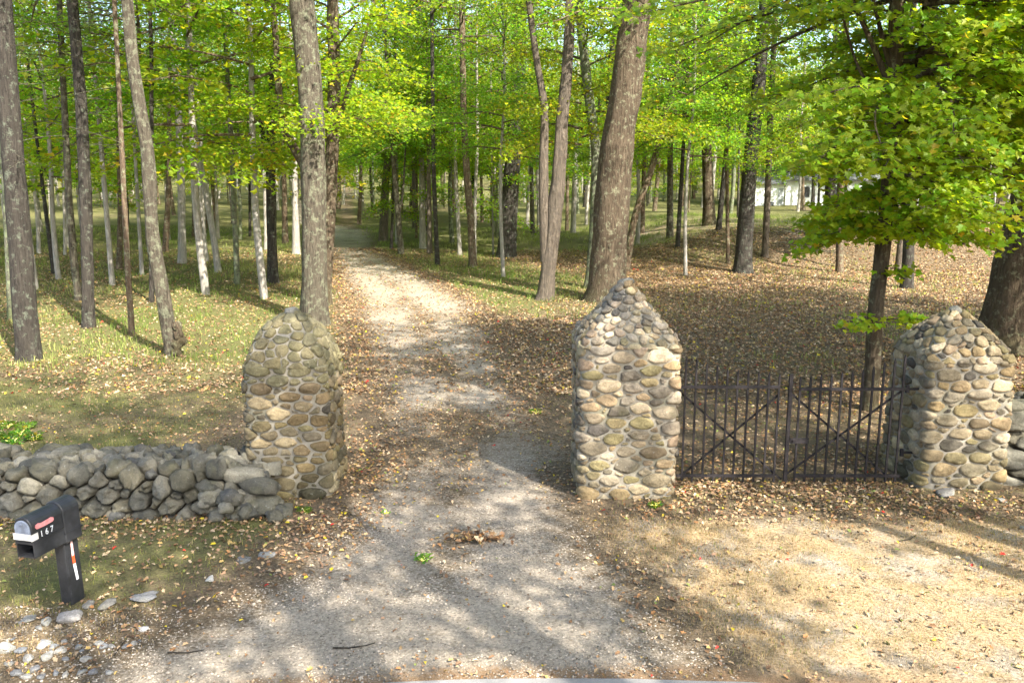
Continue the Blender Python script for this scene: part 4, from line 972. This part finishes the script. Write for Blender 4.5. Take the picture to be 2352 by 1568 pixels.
# far wood closing the view
rgw = np.random.default_rng(5); n_ = 90000; ww = rgw.uniform(-135, 135, n_); wy_ = rgw.uniform(128, 160, n_)
wz_ = ground_z(ww, wy_)+1.0+17*rgw.random(n_)**.9; k = (n2(ww, wz_*1.6, 6, 91)+.5*n2(ww, wz_, 2.2, 92)) > -.30; ww, wy_, wz_ = ww[k], wy_[k], wz_[k]; n_ = len(ww)
V, T_, cc = leaves(np.stack([ww, wy_, wz_], 1), rdir(n_, rgw, .7), rgw.normal(0, 1, (n_, 3)), .85*rgw.uniform(.5, 1.2, n_), MID, leaf_colors(n_, rgw, .08, G1))
tag(make_mesh('far_wood', V, T_, LEAF, fcol=cc), 'far-off wood closing the view behind the last trees', 'woodland', kind='stuff')

# ---------------------------------------------------------------- white house behind the trees
hy = 96; hz = gzf((1800-1176)/FPX*hy, hy); x0 = (1733-1176)/FPX*hy*.985
WALLW = simple('white_siding', (.72, .74, .72), .7, 3, .06); ROOFM = simple('grey_shingle', (.16, .165, .18), .9, 9, .25); GLASS = simple('dark_glass', (.03, .035, .04), .15)
TRIM = simple('grey_trim', (.30, .32, .33), .6, 5, .1)
hs = empty('white_house', (x0, hy, hz)); tag(hs, 'long white house with grey roof glimpsed through the trees at right', 'house')
b = MB(); b.box((0, 0, -.6), (3.4, 7, 2.45)); b.box((3.4, 2, -.6), (22, 9, 2.9)); b.build('wall', WALLW, hs)
b = MB()
for (xa, xb, ya, yb, ze, zt) in ((-.4, 3.6, -.4, 7.4, 2.46, 4.0), (3.3, 22.4, 1.5, 9.5, 2.91, 5.0)):
    ym = (ya+yb)/2; b.add([(xa, ya, ze), (xb, ya, ze), (xb, yb, ze), (xa, yb, ze), (xa, ym, zt), (xb, ym, zt), (xa, ya, ze+.16), (xb, ya, ze+.16), (xa, yb, ze+.16), (xb, yb, ze+.16)], [(0, 1, 7, 6), (6, 7, 5, 4), (2, 3, 8, 9), (9, 8, 4, 5), (3, 2, 1, 0)], [(0, 6, 4), (0, 4, 3), (3, 4, 8), (1, 5, 7), (1, 2, 5), (2, 9, 5)])
b.build('roof', ROOFM, hs)
for (xa, ya, za, w_, h_) in ((6, 2, 1.0, 1.1, 1.2), (10, 2, 1.0, 1.1, 1.2), (14.5, 2, 1.0, 1.1, 1.2)):
    b = MB(); b.box((xa-.08, ya-.05, za-.08), (xa+w_+.08, ya-.002, za+h_+.08)); f = b.build('window', TRIM, hs); b = MB(); b.box((xa, ya-.07, za), (xa+w_, ya-.052, za+h_)); b.build('pane', GLASS, f)
b = MB(); b.box((2.75, -.06, -.1), (3.35, -.003, 2.0)); b.build('door', TRIM, hs)
b = MB(); b.box((1.2, -.9, -.1), (2.0, -.3, .45)); b.box((1.25, -.92, 0), (1.95, -.9, .4)); b.build('air_unit', simple('dark_metal', (.05, .055, .06), .6), hs)

# ---------------------------------------------------------------- litter, grass, gravel
LC = np.array([(.36, .22, .11), (.28, .16, .08), (.44, .30, .16), (.46, .33, .2), (.20, .11, .055), (.36, .18, .07), (.42, .29, .10), (.50, .38, .24), (.15, .085, .045), (.33, .2, .12)])
def sample(n, y0, y1, rg, dens=None, xm=None):
    y = y0+(y1-y0)*rg.random(n); x = (rg.random(n)*2-1)*(.68*y+1.2)
    # keep the count per ground area even
    k = rg.random(n) < (.68*y+1.2)/(.68*y1+1.2); x, y = x[k], y[k]
    if dens is not None: k = rg.random(len(x)) < dens(x, y); x, y = x[k], y[k]
    return x, y
def blocked(x, y):
    """under pillars and walls"""
    m = np.zeros(len(x), bool)
    for P_, h in ((PL_, .56), (PM_, .68), (PR_, .68)): m |= (abs(x-P_.location.x) < h) & (abs(y-P_.location.y) < h)
    m |= (x < px(600, 10)) & (y > 9.68) & (y < 10.75)
    m |= y < 6.21-.034*(x-.57)**2/(1+.012*(x-.57)**2)
    return m
rgl = np.random.default_rng(88)
def litter(name, n, y0, y1, dens, size, outline, label, spread=.35, lift=.012):
    x, y = sample(n, y0, y1, rgl, dens); k = ~blocked(x, y); x, y = x[k], y[k]; m = len(x)
    P = np.stack([x, y, ground_z(x, y)+lift+rgl.random(m)*.02], 1); a = rgl.uniform(0, 6.28, m)
    D = np.stack([np.cos(a), np.sin(a), rgl.normal(0, .2, m)], 1); c = LC[rgl.integers(len(LC), size=m)]*rgl.uniform(.6, 1.2, (m, 1))
    q = rgl.random(m); c[q < .02] = (.55, .42, .03); c[(q > .02) & (q < .024)] = (.5, .03, .02); c[(q > .024) & (q < .045)] = (.2, .24, .06)
    V, T_, cc = leaves(P, rdir(m, rgl, spread), D, size*rgl.uniform(.55, 1.2, m), outline, c, .35)
    o = make_mesh(name, V, T_, LITTER, fcol=cc); return tag(o, label, 'leaves', kind='stuff')
def den_near(x, y):
    p, g_, d_, e = zones(x, y)
    base = .05+.95*np.clip(1-p-.95*g_-.9*d_, 0, 1)
    clump = .35+1.1*np.clip(n2(x, y, 1.1, 31), 0, 1)
    r = np.interp(y, PY, PR); l = np.interp(y, PY, PL)
    foot = np.exp(-((y-9.45)/.35)**2)*(x < l+.4)*.9 + np.exp(-((y-9.9)/.4)**2)*(x > 1.6)*1.0 + np.exp(-((x-l)/.45)**2)*(y > 8)*(y < 13)*.7
    gate = ((x > 2.2) & (x < 5.6))*np.exp(-((y-10.6)/.35)**2)*1.6
    return np.clip(base*clump*.45+foot*.42+gate*.8, 0, 1)*(1-.62*p)
litter('fallen_leaves', 210000, 6.2, 17, den_near, .058, OAK, 'dry tan and brown leaves scattered over the foreground', .45)
def den_mid(x, y):
    p, g_, d_, e = zones(x, y); l = np.interp(y, PY, PL); r = np.interp(y, PY, PR); on = sstep(-.3, .9, x-l)*sstep(-.3, .9, r-x); return np.clip((1.05-.75*p-.8*g_-.6*d_)*(1-.6*on), .05, 1)
litter('fallen_leaves', 300000, 16, 46, den_mid, .09, MID, 'brown leaf litter on the woodland floor beyond the gateway', .4)
def den_bits(x, y):
    p, g_, d_, e = zones(x, y); l = np.interp(y, PY, PL); r = np.interp(y, PY, PR); on = sstep(-.6, .6, x-l)*sstep(-.6, .6, r-x)
    return np.clip(on*(.12+.7*sstep(8.2, 11, y))*(.5+.9*n2(x, y, .9, 33)) + e*.9 + d_*.3*np.clip(n2(x, y, .7, 35), 0, 1), 0, 1)
litter('leaf_crumbs', 130000, 6.0, 24, den_bits, .038, MID, 'small broken leaf bits and crumbs strewn over the driveway and road edge', .4)
# leaf pile in the driveway
x = px(1090, 8.9)+rgl.normal(0, .17, 130); y = 8.97+rgl.normal(0, .08, 130); m = 130
V, T_, cc = leaves(np.stack([x, y, .03+.045*np.exp(-((x-px(1090, 8.9))/.25)**2)*rgl.random(m)], 1), rdir(m, rgl, .7), rgl.normal(0, 1, (m, 3)), .085*rgl.uniform(.6, 1.2, m), OAK, LC[rgl.integers(len(LC), size=m)]*.8, .4)
tag(make_mesh('leaf_pile', V, T_, LITTER, fcol=cc), 'small heap of dry leaves in the middle of the driveway', 'leaf pile', kind='stuff')

def blades(name, n, y0, y1, dens, h, wd, colf, label, tuft=1):
    x, y = sample(n, y0, y1, rgl, dens); k = ~blocked(x, y); x, y = x[k], y[k]
    if tuft > 1: x = np.repeat(x, tuft)+rgl.normal(0, .035*(1+y0/20), len(x)*tuft); y = np.repeat(y, tuft)+rgl.normal(0, .035*(1+y0/20), len(x))
    m = len(x); z = ground_z(x, y); hh = h*rgl.uniform(.4, 1.25, m); a = rgl.uniform(0, 6.28, m); ln = rgl.uniform(.1, .9, m)
    dx, dy = np.cos(a), np.sin(a); w2 = wd*rgl.uniform(.6, 1.2, m)
    A = np.stack([x-dy*w2, y+dx*w2, z], 1); B = np.stack([x+dy*w2, y-dx*w2, z], 1)
    M1 = np.stack([x+dx*hh*ln*.4, y+dy*hh*ln*.4, z+hh*.6], 1); Tp = np.stack([x+dx*hh*ln*1.1, y+dy*hh*ln*1.1, z+hh*(1-ln*.35)], 1)
    V = np.stack([A, B, M1+(B-A)*.3, M1-(B-A)*.3, Tp], 1).reshape(-1, 3); o_ = np.arange(m)[:, None]*5
    T_ = np.concatenate([o_+[0, 1, 2], o_+[0, 2, 3], o_+[3, 2, 4]], 1).reshape(-1, 3)
    cc = np.repeat(colf(x, y, m), 3, axis=0)
    return tag(make_mesh(name, V, T_, GRASS, fcol=cc), label, 'grass', kind='stuff')
def cgreen(x, y, m):
    t_ = rgl.random((m, 1)); c = (1-t_)*np.array([[.10, .13, .03]])+t_*np.array([[.27, .24, .09]]); s = rgl.random(m) < .12; c[s] = (.42, .34, .18)
    return c*rgl.uniform(.7, 1.25, (m, 1))
def cfar(x, y, m):
    t_ = np.clip(rgl.random((m, 1))*.7+.5*n2(x, y, 4, 44)[:, None]+.1, 0, 1); c = (1-t_)*np.array([[.12, .19, .035]])+t_*np.array([[.33, .33, .12]])
    return c*rgl.uniform(.7, 1.25, (m, 1))
def cdry(x, y, m):
    t_ = rgl.random((m, 1)); c = (1-t_)*np.array([[.26, .175, .085]])+t_*np.array([[.52, .39, .22]]); s = rgl.random(m) < .14; c[s] = (.14, .16, .04)
    return c*rgl.uniform(.75, 1.2, (m, 1))
def dg(x, y): p, g_, d_, e = zones(x, y); return np.clip(g_*(.45+.8*np.clip(n2(x, y, .5, 61)+.4, 0, 1))-.05, 0, 1)*(1-p)
def dd_(x, y): p, g_, d_, e = zones(x, y); return np.clip(d_*(.2+1.0*np.clip(n2(x, y, .55, 62)+.6*n2(x, y, 1.5, 64)+.3, 0, 1)), 0, 1)*(1-e)
blades('grass', 200000, 6.4, 20, dg, .06, .004, cgreen, 'short worn green grass around the mailbox and behind the wall')
blades('dry_grass', 150000, 6.2, 10.4, dd_, .038, .0032, cdry, 'short straw-coloured dry grass in the right foreground')
def dfar(x, y): p, g_, d_, e = zones(x, y); return np.clip((g_+.7*d_)*(.5+.8*n2(x, y, 1.6, 63)), 0, 1)*(1-p)
blades('woodland_grass', 75000, 18, 62, dfar, .21, .009, cfar, 'longer pale green grass growing between the trees', 4)
# crushed stone
x, y = sample(170000, 6.1, 12, rgl, lambda x, y: np.clip(zones(x, y)[0]*1.0*(.25+.9*np.clip(n2(x, y, .7, 71)+.3, 0, 1))+.25*(y < 7.6)*(x > 2)*np.clip(n2(x, y, .8, 72), 0, 1)+(y < 7.4)*(x < -3)*.4, 0, 1)*(1-.75*sstep(8.5, 11, y)))
k = ~blocked(x, y); x, y = x[k], y[k]; m = len(x); s_ = .0085*np.exp(rgl.normal(0, .3, m))
oc = np.array([(1, 0, 0), (0, 1, 0), (-1, 0, 0), (0, -1, 0), (0, 0, .7), (0, 0, -.6)]); V = np.stack([x, y, ground_z(x, y)+s_*.3], 1)[:, None, :]+s_[:, None, None]*oc[None]*rgl.uniform(.6, 1.3, (m, 6, 1))
F = np.array([(0, 1, 4), (1, 2, 4), (2, 3, 4), (3, 0, 4), (1, 0, 5), (2, 1, 5), (3, 2, 5), (0, 3, 5)]); T_ = (np.arange(m)[:, None, None]*6+F[None]).reshape(-1, 3)
cc = np.repeat(np.array([.34, .29, .23])*rgl.uniform(.3, 1.5, (m, 1)), 8, axis=0)
tag(make_mesh('gravel', V.reshape(-1, 3), T_, LITTER, fcol=cc), 'fine pale crushed stone on the driveway apron', 'gravel', kind='stuff')

def weed(x, y, n, h, label, seed):
    X, Y, Z = hit(x, y); rg = np.random.default_rng(seed); m = n; a = rg.uniform(0, 6.28, m); r_ = h*.9*rg.random(m)**.6
    P = np.stack([np.cos(a)*r_, np.sin(a)*r_*.8, h*rg.uniform(.1, .7, m)], 1); D = np.stack([np.cos(a), np.sin(a), rg.uniform(.0, 1, m)], 1)
    V, T_, cc = leaves(P, rdir(m, rg, .6), D, h*.55*rg.uniform(.5, 1.1, m), MID, leaf_colors(m, rg, .06, (.10, .20, .03)))
    b = MB(); b.add(V, None, T_, col=cc)
    for k in range(9): q = P[k]; b.tube([(0, 0, 0), q*[.5, .5, .8], q], .0025, 3)
    tag(b.build('weed', LEAF, loc=(X, Y, Z)), label, 'weed')
weed(972, 1288, 60, .10, 'small green weed growing in the middle of the driveway', 1)
weed(885, 1180, 26, .06, 'tiny weed on the left wheel track near the leaf heap', 2)
weed(1505, 1165, 60, .09, 'low weeds at the foot of the tall middle pillar', 3)
weed(1230, 950, 50, .12, 'green weed at the driveway edge left of the tall pillar', 4)
weed(700, 1178, 60, .09, 'green tuft below the left pillar foot', 5)
for k, (x, y) in enumerate([(18, 985), (48, 1000), (78, 1012), (30, 1020), (8, 1008), (60, 985)]):
    weed(x, y, 70, .16, 'low bright green weeds behind the wall at the left edge', 20+k); C.objects[-1]['group'] = 'low weeds behind the wall at the left edge'
# individual rocks near the mailbox
def rock(x, y, wpx, flat, col, label, seed, group=None, sink=.25):
    X, Y, Z = hit(x, y); zc = Y*math.cos(PITCH)+HC*math.sin(PITCH); s = wpx/FPX*zc/2; rg = np.random.default_rng(seed)
    V, T_ = rock_arrays(rg, (s*1.15, s*rg.uniform(.6, .9), s*flat), .3, 14); b = MB(); b.add(V, T=T_, col=col)
    o = b.build('rock', STONE, loc=(X, Y, Z+s*flat*(1-2*sink)), smooth=True); tag(o, label, 'rock', group); return o
PG = (.36, .35, .33); GR = (.26, .25, .235)
rock(160, 1425, 58, .5, (.46, .43, .41), 'rounded pinkish-grey rock right at the foot of the mailbox post', 1)
rock(108, 1434, 34, .5, (.42, .41, .38), 'smaller rock left of the one at the mailbox foot', 2)
rock(245, 1395, 62, .25, GR, 'flat half-buried rock right of the mailbox foot', 3)
rock(330, 1375, 64, .22, (.28, .28, .29), 'flat dark grey rock at the lawn edge, second right of the mailbox', 4)
rock(205, 1393, 36, .3, GR, 'low rock between mailbox foot and flat half-buried rock', 5)
rock(65, 1428, 50, .2, PG, 'flat pale rock left of the mailbox foot', 6)
rock(92, 1448, 22, .45, PG, 'small pale rock below the flat rock left of the mailbox', 7)
rock(482, 1332, 34, .3, (.55, .54, .52), 'white stone at the grass edge halfway between mailbox and driveway', 8)
rock(560, 1290, 40, .2, GR, 'flat grey stone where lawn meets driveway', 9)
rock(610, 1274, 44, .15, PG, 'flat pale slab at the driveway edge below the left pillar', 10)
rock(330, 1447, 30, .4, (.6, .58, .57), 'bright white stone alone on the dry grass', 11)
rock(10, 1500, 44, .75, (.48, .48, .45), 'largest pale rock in the bottom left corner', 12)
rock(105, 1482, 42, .4, (.52, .51, .5), 'broad pale rock below and left of the mailbox', 13)
grp = [(20, 1530, 24), (50, 1500, 26), (66, 1517, 28), (80, 1545, 32), (110, 1512, 34), (122, 1492, 18), (138, 1500, 28), (150, 1518, 18), (180, 1488, 20), (188, 1500, 12), (200, 1520, 24), (40, 1552, 26), (60, 1560, 30), (128, 1547, 22), (150, 1556, 24), (95, 1560, 22),
       (228, 1483, 24), (240, 1492, 18), (258, 1486, 20), (290, 1492, 22), (306, 1482, 16), (320, 1478, 14), (190, 1545, 24), (215, 1552, 26), (250, 1545, 18), (30, 1475, 14), (148, 1478, 14), (170, 1466, 14)]
for k, (x, y, w_) in enumerate(grp):
    rock(x, y, w_*1.05, .45+.2*(k % 3)*.5, [(.40, .39, .37), (.30, .31, .33), (.44, .42, .39), (.27, .27, .28)][k % 4], 'one of the small pale broken stones strewn at the bottom left', 40+k, 'small pale stones strewn at the bottom left')
for k, (x, y, w_, lb) in enumerate([(2310, 1083, 40, 'grey stone on the leaves right of the right pillar foot'), (2175, 1135, 60, 'flat stones at the foot of the right pillar'), (2350, 1215, 22, 'small white stone at the right edge on dry grass'), (2296, 1150, 30, 'pale stone on leaves below the right wall')]):
    rock(x, y, w_, .3, GR if k < 2 else PG, lb, 90+k)
# sticks
def stick(pts, r, name, label):
    P = []
    for (x, y) in pts: X, Y, Z = hit(x, y); P.append((X, Y, Z+r*1.4))
    b = MB(); P = np.array(P); b.tube(P, np.linspace(r, r*.5, len(P)), 6)
    tag(b.build(name, BARK['dark'], smooth=True), label, 'stick')
stick([(765, 1492), (800, 1494), (840, 1486), (862, 1482)], .008, 'twig', 'thin dark twig lying on the gravel near the asphalt')
stick([(385, 1500), (430, 1503), (470, 1499)], .007, 'twig', 'short dark twig on the orange litter, left of the driveway')
stick([(262, 1512), (276, 1492), (288, 1478)], .006, 'twig', 'upright-lying stem among the pale stones at bottom left')
stick([(2062, 1247), (2090, 1240), (2106, 1230)], .006, 'twig', 'curved pale twig on the dry grass before the right pillar')
# brush heap on the bank
rgb = np.random.default_rng(17); b = MB()
for k in range(70):
    x0_, y0_ = rgb.uniform(1800, 1900), rgb.uniform(528, 585); X, Y, Z = hit(x0_, y0_); a = rgb.uniform(-.6, .6)+(math.pi if rgb.random() < .5 else 0); l_ = rgb.uniform(.8, 3); s = np.linspace(0, 1, 5)
    P = np.stack([X+np.cos(a)*l_*s, Y+np.sin(a)*l_*s*.6, ground_z(X+np.cos(a)*l_*s, Y+np.sin(a)*l_*s*.6)+.05+rgb.uniform(0, .35)*np.sin(s*2.5+rgb.random())], 1); b.tube(P, rgb.uniform(.012, .035)*(1-.7*s), 5)
tag(b.build('brush_heap', BARK['maple'], smooth=True), 'tangle of fallen branches lying on the bank behind the gate', 'brush heap')
print('objects', len(C.objects), 'script done')
